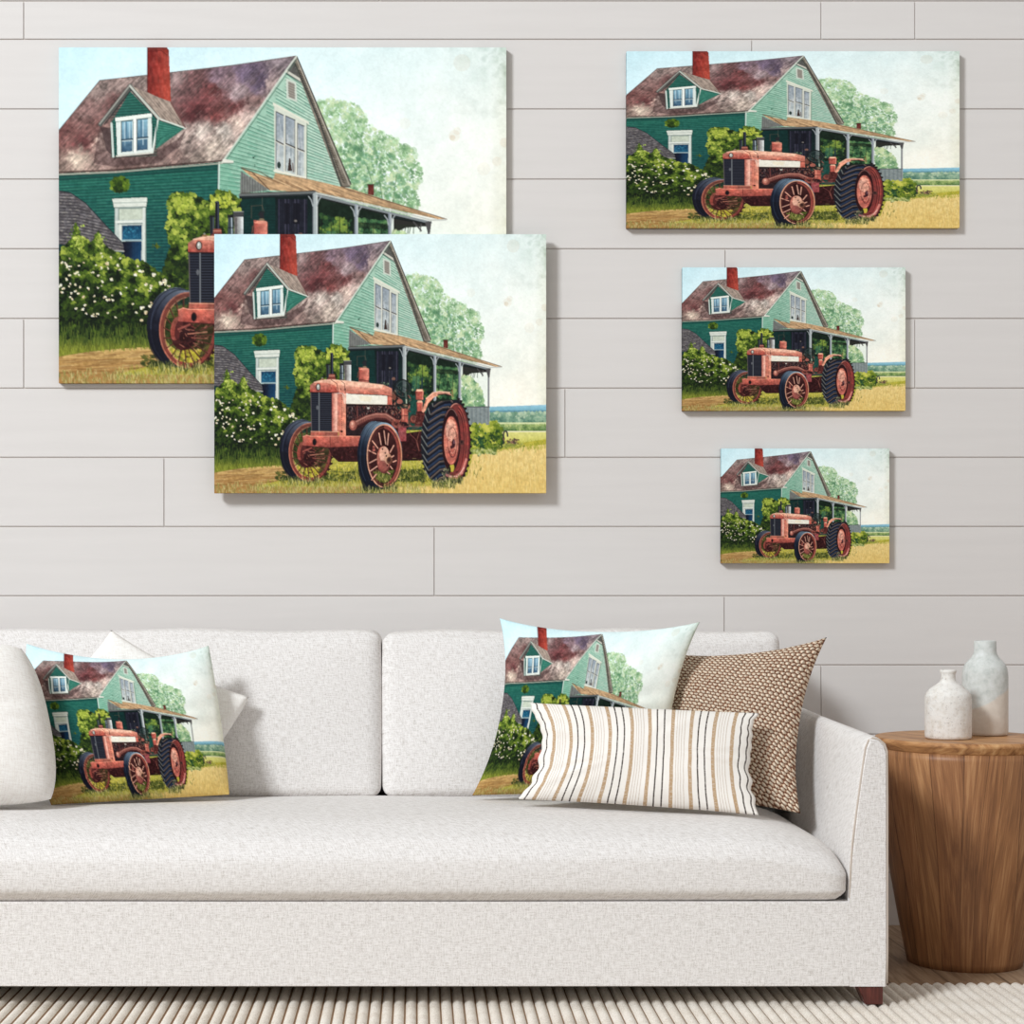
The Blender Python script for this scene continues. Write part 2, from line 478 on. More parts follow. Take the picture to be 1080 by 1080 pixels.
# truss and attic vent
poly([(244, 19), (250.5, 10), (257, 37), (240, 25)], C(92, 92, 88), 1, .2)
for k in range(5): line(245.5 + k * 2, 20 + k * 1.5, 248 + k * 1.6, 14 + k * 4, .6, C(48, 46, 46), .8)
line(240, 25, 257, 35.6, 2.6, C(206, 204, 192)); line(240, 27, 256.5, 37.6, .9, C(66, 72, 70))
poly([(239.5, 32), (250.2, 36.6), (251.2, 57.4), (240, 53.6)], C(206, 214, 202)); poly([(241.8, 35.3), (248.4, 38.2), (249, 54.9), (242.2, 52.2)], C(158, 152, 142))
for k in range(6): line(241.8, 37.4 + k * 2.6, 248.8, 40.3 + k * 2.6, .6, C(110, 104, 98), .8)
# gable window of three sashes
poly([(225.8, 57.8), (263.6, 78.4), (263.4, 81.4), (226, 61.2)], C(226, 226, 210)); line(226.6, 62, 263, 82, .7, C(120, 140, 124))
poly([(227, 60.5), (261.4, 79.6), (261.2, 137.3), (227.3, 129.6)], C(214, 218, 204))
def sash(x0, x1, ty, sl, by, my):
    f = lambda x, y: (x, y + (x - x0) * sl)
    grad([f(x0, ty), f(x1, ty), f(x1, by), f(x0, by)], C(148, 158, 168), C(196, 204, 202), (0, ty), (0, by), .16)
    for k in range(9):
        x = rng.uniform(x0 + .4, x1 - .4); y = rng.uniform(ty + 1, by - 10)
        line(x, y, x, y + rng.uniform(5, 16), rng.uniform(.5, 1.2), [C(228, 228, 226), C(98, 108, 120), C(216, 210, 200)][rng.randint(3)], .55)
    for dy in (0, .5): line(x0, ty + dy, x0, by, .7, C(62, 66, 70), .7)
    line(*f(x0, ty), *f(x1, ty), .9, C(58, 62, 66), .9)
    line(*f(x0, my), *f(x1, my), 1.4, C(70, 68, 66)); line(*f(x0, my + 1.2), *f(x1, my + 1.2), .9, C(214, 214, 204))
sash(229, 237.2, 67.5, .5, 127.5, 98.2); sash(239, 249, 72, .45, 130, 101); sash(251.6, 258.6, 80, .4, 134, 106.4)
line(237.9, 71, 237.9, 130, 1.6, C(222, 222, 210)); line(250.3, 78, 250.3, 133, 1.6, C(222, 222, 210)); line(248.6, 76, 248.6, 131, .6, C(70, 68, 64), .8)
ell(232, 124, 2, 3.6, C(42, 60, 54)); poly([(241, 130), (242, 122), (242.8, 117), (244.4, 117), (244.6, 122), (246, 130)], C(66, 50, 44)); line(246.5, 122, 247.2, 131, 1.2, C(120, 104, 98))
line(227, 130, 261.4, 137.6, 1.8, C(232, 230, 216)); line(261.8, 80, 261.6, 138, .7, C(96, 128, 110))
# right rake
poly([(250.5, 9), (252.6, 12), (308, 144.4), (306, 147.6), (297, 146.6), (248, 16.5)], C(132, 124, 112), 1, .2)
pline([(249, 17), (275, 79), (298, 146)], 1.6, C(60, 66, 62), .9)
for k in range(46):
    t = k / 46; x = 254 + 47 * t; y = 24 + 120 * t
    line(x - .8, y, x + 1.4, y + 1.4, 1, C(64, 56, 52), .8)
line(251, 9.5, 308, 144, 1.0, C(52, 48, 48)); line(250.2, 11, 306, 144.5, .8, C(196, 190, 176), .9); line(298, 100 + 47, 307.5, 147, 1.0, C(52, 46, 44))

# --- main roof
ROOF = [(-1, 88), (43, 34.6), (120, 26), (185, 18.4), (250.5, 8.6), (236, 28), (207, 70), (172, 120.6), (120, 125), (60, 130.4), (-1, 133)]
ctl = [(0, 87, 118, 78, 76), (10, 97, 130, 92, 88), (25, 100, 108, 66, 66), (45, 45, 158, 140, 134), (30, 70, 140, 112, 108), (60, 62, 118, 84, 82), (38, 84, 128, 92, 88), (20, 115, 200, 184, 168),
       (50, 115, 168, 142, 134), (10, 128, 152, 132, 122), (70, 127, 124, 100, 94), (50, 97, 196, 178, 164), (85, 40, 150, 134, 128), (65, 40, 160, 140, 134), (125, 30, 150, 130, 128), (140, 38, 122, 88, 88),
       (170, 28, 124, 104, 114), (200, 24, 112, 98, 116), (235, 16, 128, 116, 120), (214, 38, 92, 80, 98), (160, 48, 122, 72, 72), (150, 66, 100, 54, 56), (190, 46, 168, 150, 152), (185, 64, 112, 66, 66),
       (165, 74, 132, 76, 74), (208, 60, 146, 118, 114), (190, 78, 196, 178, 166), (150, 88, 206, 194, 184), (172, 92, 208, 198, 188), (140, 105, 172, 154, 146), (165, 108, 184, 170, 158), (120, 116, 136, 114, 108),
       (150, 119, 160, 144, 134), (205, 72, 184, 166, 158), (140, 74, 84, 46, 48), (134, 92, 172, 156, 148), (225, 40, 162, 144, 140), (178, 38, 142, 118, 122)]
s, m = pmask(ROOF)
wx = GX[s] + 16 * MID[s] + 9 * FINE[s]; wy = GY[s] - 14 * MID[s] + 9 * BIG[s]
num = 0; den = 0
for x, y, r_, g_, b_ in ctl:
    w = 1 / ((wx - x) ** 2 + (wy - y) ** 2 + 14) ** 1.7
    num = num + w[..., None] * C(r_, g_, b_); den = den + w
rn = rot_noise(-.82, 16, 1.3, 71)[s]; rn2 = rot_noise(-.75, 5, .7, 72)[s]; rn3 = rot_noise(-.5, 10, 4, 73)[s]
col = num / den[..., None] * (1 + .34 * rn + .42 * rn2 + .18 * rn3 + .55 * MID[s] + .5 * FINE[s])[..., None]
put(s, m, np.clip(col, 0, 1))
for k in range(420):
    q = in_poly(ROOF)(rng)
    if q:
        d = rng.uniform(2, 8); top = 34.6 - (q[0] - 43) * .125 if q[0] > 43 else 88 - q[0] * 1.24
        if q[1] - d > top + 2: line(q[0], q[1], q[0] + d, q[1] - d * .9, .6, [C(226, 212, 198), C(88, 54, 54), C(110, 92, 98)][rng.randint(3)], rng.uniform(.1, .35))
pline([(0, 87), (43, 34.6), (120, 26), (185, 18.4), (250, 8.8)], .8, C(92, 74, 70), .8)
pline([(0, 131.6), (60, 129), (120, 123.6), (172, 119.4)], 1.5, C(66, 50, 46), .9)
pline([(0, 134), (60, 131.4), (120, 126.2), (172, 122)], 1.5, C(186, 182, 168), .9)
pline([(250.4, 9.4), (236, 29), (207, 71), (172, 121)], 1.7, C(208, 214, 202)); pline([(251, 12), (237, 32), (208.6, 73), (174, 122)], .8, C(84, 110, 96), .9)
poly([(173, 117), (184, 119.4), (184, 121.4), (172, 121.4)], C(226, 226, 214)); line(173, 122, 184, 122, .7, C(70, 90, 80))

# --- dormer
poly([(43, 82), (55, 86), (57, 116), (98, 112), (125, 97), (134, 86), (128, 103), (104, 122), (60, 126), (36, 122)], C(84, 64, 64), .55, .3)
poly([(44, 84), (55, 84), (57, 115), (50, 108)], C(62, 46, 48), .6)
poly([(104, 76), (133, 85), (120, 94), (102, 107)], C(66, 134, 116), 1, .1)
for k in range(10): line(103.5, 79 + k * 2.9, min(132, 131 - k * 3), 85.4 + k * 1.3, .7, C(28, 84, 74), .8)
poly([(113, 95), (133, 85), (103, 107)], C(44, 96, 84), .5)
grad([(75, 46), (104, 76), (97.5, 111), (57, 115), (54.6, 80)], C(46, 104, 92), C(32, 84, 78), (0, 50), (0, 112), .1)
for k in range(23):
    y = 50 + k * 2.9; hw = min(28, (y - 46) * .9)
    line(max(55, 75 - hw), y + .8, min(103, 75 + hw), y - .8, .7, C(14, 60, 56), .7); line(max(55, 75 - hw), y + 2, min(103, 75 + hw), y + .4, .6, C(74, 158, 132), .35)
poly([(60, 75.6), (97.6, 70.8), (98.2, 110), (61.6, 113.6)], C(222, 230, 224)); poly([(59.4, 74), (98, 69.2), (98, 73), (59.6, 77.8)], C(236, 240, 232)); line(60, 78.4, 97.6, 73.6, .7, C(120, 146, 142))
for x0, x1, y0, y1 in ((66, 77.6, 78, 110.4), (82.4, 93.6, 76, 108.6)):
    grad([(x0, y0), (x1, y0 - 1), (x1, y1 - 1), (x0, y1)], C(150, 192, 208), C(60, 92, 116), (0, y0), (0, y1), .12)
    for k in range(7):
        x = rng.uniform(x0 + .6, x1 - .6); line(x, y0 + 1, x, y0 + rng.uniform(12, 28), rng.uniform(.6, 1.4), [C(214, 230, 234), C(84, 124, 148)][rng.randint(2)], .6)
    line(x0, y0 + 19.4, x1, y0 + 18.4, 1.6, C(50, 74, 88)); line(x0, y0 + 20.8, x1, y0 + 19.8, .9, C(206, 222, 224))
    pline([(x0, y1), (x0, y0), (x1, y0 - 1)], .9, C(46, 66, 74))
line(80, 76, 80.2, 110, 2.8, C(240, 242, 236)); line(78.3, 78, 78.4, 110, .6, C(130, 150, 150)); line(61, 114.4, 98.6, 110.8, 1.8, C(214, 214, 204)); line(58, 116.4, 98, 112.6, 1, C(54, 44, 44))
line(55.4, 80, 57.2, 115, 2.1, C(210, 222, 214)); line(104.4, 75, 98.8, 110, 2.0, C(218, 226, 218)); line(103, 77, 102, 107, .8, C(40, 90, 80))
dr = [(75.5, 40), (93, 47.5), (118, 57.5), (126, 71), (133.4, 84.6), (105.8, 74)]
poly(dr, C(166, 150, 138), 1, .0)
s, m = pmask(dr); put(s, m, A[s] * (1 + .55 * rot_noise(.9, 14, 1.2, 81)[s] + .3 * FINE[s])[..., None])
pline([(105.6, 75), (133.4, 85)], 1.5, C(218, 222, 212)); pline([(106, 77), (131, 86)], .8, C(26, 66, 60), .8)
pline([(75.5, 40.6), (43.6, 81)], 4.4, C(92, 94, 90)); pline([(74.6, 40), (43, 80.4)], 1.2, C(206, 206, 196)); pline([(75.8, 45), (48, 81)], 1.2, C(40, 46, 46)); pline([(74.6, 40), (43, 80.4)], .5, C(80, 76, 72), .6)
pline([(75.5, 40.4), (105.6, 74.6)], 3.0, C(196, 200, 190)); pline([(75.2, 43.6), (103.6, 76)], 1.1, C(44, 66, 62)); pline([(75.8, 39.4), (106, 73)], .6, C(84, 74, 68))
line(118, 58, 133, 84, 1.6, C(104, 66, 64), .7)
# --- chimney
grad([(93, -1), (113, -1), (116, 2.6), (118, 57), (105, 52.5), (93, 47)], C(128, 44, 40), C(186, 82, 66), (93, 30), (117, 34), .14)
s, m = pmask([(93, -1), (113, -1), (116, 2.6), (118, 57), (105, 52.5), (93, 47)])
put(s, m, A[s] * (1 + .35 * MID[s] + .3 * rot_noise(1.5, 10, 2, 83)[s])[..., None])
pline([(94, 4), (108, 3), (114, 8)], .8, C(90, 26, 26), .7); line(93.4, 0, 93.4, 47, .8, C(84, 26, 28), .8); poly([(93, -1), (113, -1), (115, 2), (95, 3)], C(112, 50, 44), .6)
# ball of moss on the wall
MOSS = [(64 + 10.4 * math.cos(k * .5236), 144.6 + 8.6 * math.sin(k * .5236)) for k in range(12)]
poly(MOSS, C(58, 84, 26)); shade_dabs(240, MOSS, (.8, 2), C(30, 52, 18), C(88, 116, 32), C(136, 158, 56), 41, (.1, -.7))
dabs(16, lambda r: (103 + r.normal(0, 1.8), 209 + r.normal(0, 1.5)), (.7, 1.4), [C(96, 108, 28), C(60, 84, 30)], 42)

# --- tall window low on the wall
poly([(58.8, 166), (92.2, 166), (91.8, 236), (59.6, 232)], C(196, 204, 198), 1, .06)
poly([(56, 159.6), (92.8, 158), (92.8, 161.4), (92, 167.6), (58, 168.4), (57, 163)], C(220, 224, 214), 1, .05); line(57, 164, 92.4, 163, .7, C(150, 164, 156)); line(58, 168.8, 92, 168, .8, C(90, 112, 106))
poly([(63, 170), (88.6, 169.4), (88.6, 181), (63, 182)], C(198, 206, 190), 1, .1); pline([(63, 181.6), (63, 170), (88.6, 169.4)], .8, C(112, 130, 122))
line(60, 184, 90, 183, 2, C(226, 230, 222)); line(62, 186, 88, 185.4, .8, C(96, 110, 110))
grad([(66.4, 187.6), (87.2, 187), (87.2, 202.4), (66.6, 202.8)], C(14, 62, 92), C(34, 98, 128), (0, 187), (0, 203), .2)
dabs(70, lambda r: (r.uniform(68, 86), r.uniform(189, 201)), (.5, 1.3), [C(70, 150, 170), C(20, 74, 108), C(46, 120, 146)], 44, .5)
line(66, 203.4, 87.4, 203, 1.5, C(160, 184, 188))
grad([(66.8, 204.4), (87.2, 204), (87, 230), (69, 228)], C(12, 18, 38), C(18, 62, 96), (70, 210), (86, 212), .08)
for k in range(5): line(78 + k * 2, 205, 78 + k * 2, 224, .6, C(36, 92, 128), .5)
line(64.6, 187, 65, 210, 2, C(222, 226, 216)); line(89.6, 170, 89.6, 236, 2.6, C(216, 222, 214)); line(91.6, 169, 91.4, 234, .7, C(60, 96, 88))

# --- shingled lean-to at the left
poly([(0, 206), (50, 213), (68, 214), (68, 250), (0, 250)], C(14, 58, 62), 1, .1); line(33, 217, 66, 219, 1.4, C(176, 190, 190), .8); line(56, 220, 64, 230, 1.2, C(150, 170, 172), .6)
LT = [(-1, 150.6), (12, 153), (28, 164), (50, 188), (67.6, 206.6), (68.4, 214.6), (47, 214), (30, 211), (-1, 207)]
poly(LT, C(104, 100, 102), 1, .3)
for k in range(20):
    y = 153 + k * 3.2
    for j in range(30):
        x = j * 2.5 + rng.uniform(0, 1.5); sl = .04 if x < 19 else .22
        yy = y + (x * .04 if x < 19 else .8 + (x - 19) * .22)
        if x > 12 and yy < 153 + (x - 12) * .98 + .5: continue
        if x > 68 or yy > 207 + x * .115: continue
        line(x, yy, x + 2, yy + sl * 2, .9, C(42, 40, 46), rng.uniform(.5, .95))
        if rng.rand() < .6: line(x, yy + 1.4, x + 2, yy + 1.4 + sl * 2, 1, [C(150, 146, 146), C(126, 116, 116), C(88, 84, 92), C(176, 170, 160)][rng.randint(4)], .6)
pline([(0, 151), (12, 153), (28, 164), (50, 188), (67.6, 206.6)], 1, C(30, 40, 46), .8); line(46, 213.6, 68.4, 214.8, 1.5, C(196, 192, 182), .8); pline([(0, 207.4), (30, 211.4), (47, 214.4)], 1, C(20, 34, 38), .8)

# --- porch
grad([(190, 154), (272, 153), (308, 164), (392, 184), (356, 240), (330, 268), (190, 268)], C(12, 26, 28), C(20, 56, 52), (0, 155), (0, 235), .06)
poly([(272, 156), (300, 163), (350, 176), (352, 236), (272, 236)], C(20, 38, 26), 1, .1)
poly([(276, 212), (304, 212), (300, 266), (276, 266)], C(30, 84, 74), .8, .2)
poly([(192, 160), (228, 158), (228, 215), (192, 210)], C(10, 58, 54), .7, .08)
for k in range(14): line(192, 168 + k * 3, 228, 167 + k * 3, .6, C(6, 34, 36), .7)
poly([(231, 160), (262, 160), (262, 216), (231, 212)], C(34, 34, 48), .9, .1)
for k in range(9): line(232 + k * 3.4, 160, 232 + k * 3.4, 214, .8, [C(74, 70, 94), C(20, 22, 36), C(96, 92, 112)][k % 3], .7)
poly([(238, 164), (243, 164), (243, 186), (238, 186)], C(14, 14, 26), .8); poly([(247, 164), (254, 164), (254, 186), (247, 186)], C(14, 14, 26), .8)
pline([(203, 180), (203, 167), (214, 166.4), (216, 172)], .7, C(96, 84, 70), .8); line(214.6, 158, 214.6, 172, .5, C(120, 110, 96), .7)
shade_dabs(700, [(276, 176), (308, 182), (308, 224), (276, 218)], (.8, 2.4), C(12, 30, 22), C(46, 84, 50), C(140, 160, 70), 51, (.1, -.2), .8)
shade_dabs(800, [(314, 180), (349, 184), (349, 228), (314, 222)], (.8, 2.4), C(20, 44, 30), C(66, 112, 74), C(150, 178, 112), 52, (.2, .1), .8)
poly([(282, 194), (292, 194), (292, 216), (280, 214)], C(50, 110, 110), .45, .15); poly([(316, 184), (348, 186), (348, 192), (316, 190)], C(18, 26, 16), .5)
for k in range(9): line(278 + k * 9, 176 + k * 1.4, 276 + k * 9 + rng.uniform(-3, 3), 215, .9, C(22, 26, 18), .55)
poly([(294, 196), (297, 196), (296, 216), (293.5, 216)], C(38, 62, 66), .9)
poly([(351, 180), (390, 187.5), (390, 237), (351, 237)], C(240, 246, 236))
poly([(353, 180), (389, 186), (389, 188.6), (366, 190), (353, 196)], C(26, 24, 22), .9)
for k in range(8): line(356 + k * 2.6, 187, 352 + k * 3 + rng.uniform(-1, 1), 196, .9, C(40, 56, 36), .7)
line(350, 196, 366, 196.6, 1.2, C(40, 66, 48), .7)
shade_dabs(620, [(352, 193), (364, 194), (374, 203), (381, 214), (383, 226), (384, 236), (352, 238)], (.8, 2.4), C(86, 130, 96), C(150, 186, 140), C(214, 226, 180), 53, (.1, -.3), .8)
# small brick stack, porch roof
poly([(325.6, 144.5), (331.8, 144.5), (332.4, 156), (325.8, 155)], C(110, 52, 46), 1, .15); line(325.4, 144.6, 332, 144.6, 1.2, C(70, 40, 38))
PR = [(191.6, 126.8), (204, 131), (226, 139), (228, 132), (262, 138.4), (299, 147), (308, 149), (360, 165.4), (409, 181), (404, 182), (340, 167.6), (300, 158.6), (272, 152.4), (222, 150.6), (206, 139)]
poly(PR, C(190, 158, 122))
s, m = pmask(PR); put(s, m, A[s] * (1 + .5 * rot_noise(.36, 18, 1.1, 91)[s] + .3 * FINE[s])[..., None])
for k in range(26):
    x = 200 + k * 6.5; y0 = 127.6 + (x - 191) * .24
    line(x, y0 + 2.2, x + 18, y0 + 10 + k * .05, .7, [C(110, 82, 58), C(226, 200, 160), C(140, 104, 72)][k % 3], .65) if x < 300 else line(x, y0 + 3, x + 12, y0 + 6.4, .6, C(120, 92, 66), .5)
pline([(192, 127), (204, 131.4), (222, 150)], 1, C(84, 64, 48), .8); pline([(193, 126.4), (210, 130), (225, 138.4)], .8, C(98, 80, 60), .8); pline([(300, 148), (360, 166), (409, 181)], .9, C(92, 72, 58), .8)
poly([(191.6, 130.4), (204, 138), (222, 150), (191, 154)], C(128, 130, 126), 1, .12)
for k in range(9): line(193 + k * 2.8, 131 + k * 1.9, 193 + k * 2.8, 153.4, .6, C(74, 76, 76), .7)
line(191, 155.4, 270, 152.6, 2.8, C(112, 116, 116)); line(191, 157.4, 270, 155, 1.6, C(40, 46, 50)); line(192, 153.8, 270, 151, .8, C(70, 58, 48))
pline([(271, 153.4), (308, 161.6), (360, 173.6), (393, 182), (408, 181.6)], 1.7, C(204, 206, 200)); pline([(271, 155.6), (308, 164.6), (360, 177), (392, 184.6)], 2.6, C(140, 146, 148)); pline([(272, 157.8), (308, 167), (360, 179.6), (390, 186.6)], 1.2, C(34, 34, 36))
for x, w, y0, y1, c in ((270, 5.4, 156, 214, C(172, 180, 180)), (313.4, 3.9, 167, 226, C(158, 166, 172)), (348.8, 3.6, 176, 232, C(150, 158, 166))):
    line(x, y0, x, y1, w, c); line(x + w * .38, y0, x + w * .38, y1, w * .22, C(214, 218, 216)); line(x - w * .42, y0, x - w * .42, y1, w * .2, C(80, 84, 90))
    for sg in (-1, 1): pline([(x + sg * w * .4, y0 + 11), (x + sg * w * .7, y0 + 5), (x + sg * (w * .6 + 3.4), y0 + 1)], 1.1, C(170, 176, 178))
line(390, 184, 390, 262, 2.6, C(132, 134, 136)); line(391, 186, 391, 262, .8, C(180, 182, 182)); poly([(386, 184), (393, 183), (391.4, 196), (389, 196)], C(88, 86, 86))
pline([(374, 184), (382, 193)], 1.6, C(80, 78, 78)); line(382, 186, 381, 194, 1, C(90, 88, 86))
poly([(358, 236), (390, 236), (390, 264), (358, 264)], C(136, 146, 146), 1, .12)
for k in range(11): line(360 + k * 3, 237, 360 + k * 3, 262, .6, [C(92, 104, 108), C(176, 180, 172)][k % 2], .6)
line(358, 236, 391, 236, 1.4, C(96, 100, 102)); line(362, 260.6, 390, 261, 1, C(176, 176, 168))

# --- bushes at the right, old machine in the field
shade_dabs(900, [(358, 262), (376, 258), (392, 262), (394, 254), (402, 256), (412, 270), (410, 290), (398, 298), (362, 300)], (1, 3), C(44, 74, 32), C(128, 146, 46), C(206, 204, 98), 61, (0, -.7), .85)
dabs(50, lambda r: (378 + r.normal(0, 5), 284 + r.normal(0, 5)), (1, 2.6), [C(44, 84, 50), C(30, 62, 40)], 62, .7)
dabs(26, lambda r: (396 + r.normal(0, 3), 278 + r.normal(0, 4)), (1, 2), [C(38, 62, 34)], 63, .7)
dabs(120, lambda r: (r.uniform(362, 402), 297 + r.normal(0, 2)), (1, 2.6), [C(170, 176, 96), C(96, 118, 56), C(200, 204, 150)], 64, .7)
ring(414, 276, 3, 7, 2, C(62, 66, 70), 1, 2.6, 6.3); line(411.4, 272, 411.4, 288, 1.7, C(58, 60, 62))
dabs(44, lambda r: (422 + r.normal(0, 5), 284 + r.normal(0, 2)), (.8, 2), [C(116, 84, 72), C(70, 60, 56), C(150, 116, 92), C(96, 104, 70)], 65)
dabs(60, lambda r: (420 + r.normal(0, 10), 289 + r.normal(0, 1.4)), (.8, 2), [C(130, 140, 66), C(176, 176, 92)], 66)

# --- vine beside the tractor
VINE = [(114, 160), (122, 152), (140, 154), (150, 158), (156, 162), (168, 150), (180, 152), (191, 160), (192, 200), (150, 206), (138, 206), (138, 262), (116, 258), (108, 240), (118, 210), (112, 190), (116, 176)]
poly(VINE, C(34, 54, 20), .9, .2)
shade_dabs(1900, VINE, (.9, 2.5), C(20, 36, 14), C(84, 110, 34), C(184, 194, 90), 111, (-.1, -.9), .9, -.16)
dabs(140, in_poly([(118, 158), (140, 158), (146, 172), (124, 176)]), (1, 2.2), [C(184, 194, 88), C(150, 166, 62)], 112, .7)
dabs(70, in_poly([(160, 156), (180, 154), (188, 166), (160, 170)]), (1, 2.2), [C(200, 206, 98), C(176, 186, 68)], 113, .8)
dabs(150, in_poly([(112, 226), (138, 220), (138, 262), (112, 262)]), (1.4, 3), [C(22, 38, 18), C(34, 54, 22), C(58, 78, 28)], 114, .8)

# --- white flowering bush
FB = [(0, 216), (8, 206), (14, 200), (18, 184), (24, 200), (34, 206), (42, 192), (46, 208), (62, 216), (78, 224), (92, 226), (104, 236), (122, 242), (118, 262), (112, 296), (60, 304), (0, 304)]
poly(FB, C(46, 66, 20), .92, .25)
shade_dabs(4200, FB, (.8, 2.3), C(12, 26, 10), C(72, 98, 28), C(170, 182, 78), 121, (.1, -.9), .9, -.13)
dabs(420, in_poly([(0, 272), (112, 272), (112, 306), (0, 306)]), (1.2, 3), [C(14, 26, 12), C(24, 42, 16), C(48, 68, 22)], 122, .75)
fl = in_poly([(1, 222), (40, 214), (78, 224), (104, 236), (122, 244), (112, 262), (104, 282), (84, 290), (50, 284), (22, 282), (1, 272)])
r = np.random.RandomState(123)
for k in range(92):
    x, y = fl(r); q = r.uniform(.65, 1.5) * (1.15 if x > 50 else .9)
    for j in range(4): ell(x + r.normal(0, q * .5), y + r.normal(0, q * .45), q * .75, q * .65, [C(248, 244, 222), C(232, 226, 190), C(252, 250, 238), C(226, 206, 176)][r.randint(4)], .92)
    ell(x, y + .2, q * .35, q * .3, C(204, 176, 84), .8)
dabs(70, lambda r: (19 + r.normal(0, 3.4), 204 + r.normal(0, 7)), (.6, 1.5), [C(196, 206, 112), C(150, 172, 66), C(96, 122, 40)], 124)
dabs(40, lambda r: (43 + r.normal(0, 2.4), 203 + r.normal(0, 6)), (.6, 1.4), [C(180, 192, 96), C(120, 146, 52)], 125)
for k in range(420):
    x = rng.uniform(0, 112); y = rng.uniform(298, 314); line(x, y, x + rng.uniform(-2, 2), y - rng.uniform(4, 11), .7, [C(72, 92, 34), C(108, 124, 48), C(40, 60, 26)][rng.randint(3)], .65)

# --- the tractor: far front wheel
def hull_ellipses(c0, c1, n=72):
    """outline of two ellipses and the band between them"""
    P = []
    for cx, cy, rx, ry in (c0, c1):
        for k in range(n): P.append((cx + rx * math.cos(6.28319 * k / n), cy + ry * math.sin(6.28319 * k / n)))
    P = sorted(set(P))
    def half(it):
        h = []
        for p in it:
            while len(h) > 1 and (h[-1][0] - h[-2][0]) * (p[1] - h[-2][1]) - (h[-1][1] - h[-2][1]) * (p[0] - h[-2][0]) <= 0: h.pop()
            h.append(p)
        return h
    lo, up = half(P), half(P[::-1]); return lo[:-1] + up[:-1]

hole = A.copy()
tyre = hull_ellipses((123.6, 295, 31, 42), (136.4, 298, 31, 40.6))
grad(tyre, C(112, 122, 136), C(22, 24, 40), (130, 254), (104, 290), .08)
for k in range(3): ring(124.8 + k * 2.6, 295.4 + k * .7, 30.6, 41.4, 1.0, [C(20, 22, 34), C(70, 78, 98), C(16, 18, 30)][k], .6, 2.2, 4.9)
poly([(92, 296), (108, 300), (112, 332), (106, 335), (96, 318)], C(14, 14, 28), .6)
# inside of the far wheel: what lies behind it
s, m = emask(137, 298.4, 29, 38.6); put(s, m, hole[s])
ell(137, 292, 29, 30, C(34, 40, 18), .62, 0, .3); ell(146, 300, 20, 32, C(40, 26, 18), .6, 0, .2)
dabs(90, lambda r: (r.uniform(118, 150), r.uniform(318, 333)), (1, 2.4), [C(206, 190, 70), C(170, 160, 52), C(216, 190, 110)], 131, .7)
ring(136.8, 298.2, 28.6, 37.8, 4.6, C(122, 46, 38), .95); ring(136.2, 298, 30, 39.6, 1.3, C(176, 92, 72), .9); ring(137.6, 298.6, 26.4, 35.4, 1.0, C(196, 116, 88), .7, 2.0, 4.6)
ring(137, 298.4, 27.4, 36.4, 4.6, C(132, 48, 40), .9, .1, 1.9); ring(136.8, 299, 29.4, 38.6, 1.4, C(72, 22, 24), .8, -.6, 1.4)
for k in range(20):
    t = k * 6.2832 / 20 + .1; c, s_ = math.cos(t), math.sin(t)
    line(133 + 8 * c, 304 + 10 * s_, 137 + 26.6 * c, 299 + 35 * s_, 1.3, C(70, 28, 24)); line(133.5 + 8 * c, 304 + 10 * s_, 137.6 + 26.6 * c, 299 + 35 * s_, .4, C(160, 92, 72), .7)
ell(131, 303, 13, 16.5, C(66, 22, 22), 1, 0, .15); ell(124, 296, 6, 13, C(150, 58, 48), .9, .2, .1); ell(126.4, 297, 4, 11, C(82, 28, 28), .9, .2)
ell(136, 305, 9, 11, C(46, 16, 18), .9, 0, .12)
for k in range(44):
    x = 132 + rng.uniform(-6, 24); y = 296 + rng.uniform(-3, 18); line(x, y, x + rng.uniform(-5, 7), y + rng.uniform(-3, 3), .8, [C(140, 60, 50), C(36, 12, 14), C(186, 108, 88), C(90, 34, 32)][rng.randint(4)], .7)
line(136, 302, 156, 300, 1.3, C(196, 120, 96), .8); line(140, 306, 154, 307, 1, C(160, 76, 62), .8); line(126, 297, 138, 292, 2, C(160, 70, 60), .8)
for x, y in ((167.6, 306), (167, 314), (163.6, 322), (159, 329)): poly([(x - 3, y - 3), (x + 2.4, y - 1), (x - 2, y + 2.6)], C(52, 24, 22))
# lower body in the dark under the beam
poly([(160, 288), (300, 268), (300, 308), (262, 309), (216, 311), (176, 311), (168, 304)], C(52, 18, 20), 1, .18)
for k in range(60):
    x = rng.uniform(170, 298); y = rng.uniform(290 if x < 255 else 262, 308); line(x, y, x + rng.uniform(-5, 5), y + rng.uniform(-4, 4), rng.uniform(.7, 1.8), [C(86, 30, 32), C(30, 10, 14), C(112, 42, 42), C(70, 24, 30)][rng.randint(4)], .7)
# engine bay
poly([(186, 230), (252, 231), (268, 246), (276, 262), (262, 286), (186, 280)], C(40, 24, 28), 1, .15)
for k in range(330):
    x = rng.uniform(188, 262); y = rng.uniform(233, 252); line(x, y, x + rng.uniform(-1.4, 1.4), y + rng.uniform(-3.4, 3.4), rng.uniform(.5, 1.3), [C(24, 14, 18), C(104, 62, 60), C(58, 34, 38), C(168, 142, 132), C(140, 64, 56), C(76, 66, 72)][rng.randint(6)], .75)
line(203, 233, 203.6, 253, 1.6, C(122, 52, 48)); ell(219, 237.6, 2, 1.4, C(196, 190, 180)); ell(226, 246, 2.2, 1.7, C(190, 160, 146), .8)
for k in range(9): line(189, 236 + k * 3.4, 194.6, 236 + k * 3.4, .8, [C(96, 76, 78), C(24, 16, 20)][k % 2], .8)
pipe = [(197, 262), (206, 258), (216, 253), (230, 249.6), (244, 250), (254, 256), (262, 264)]
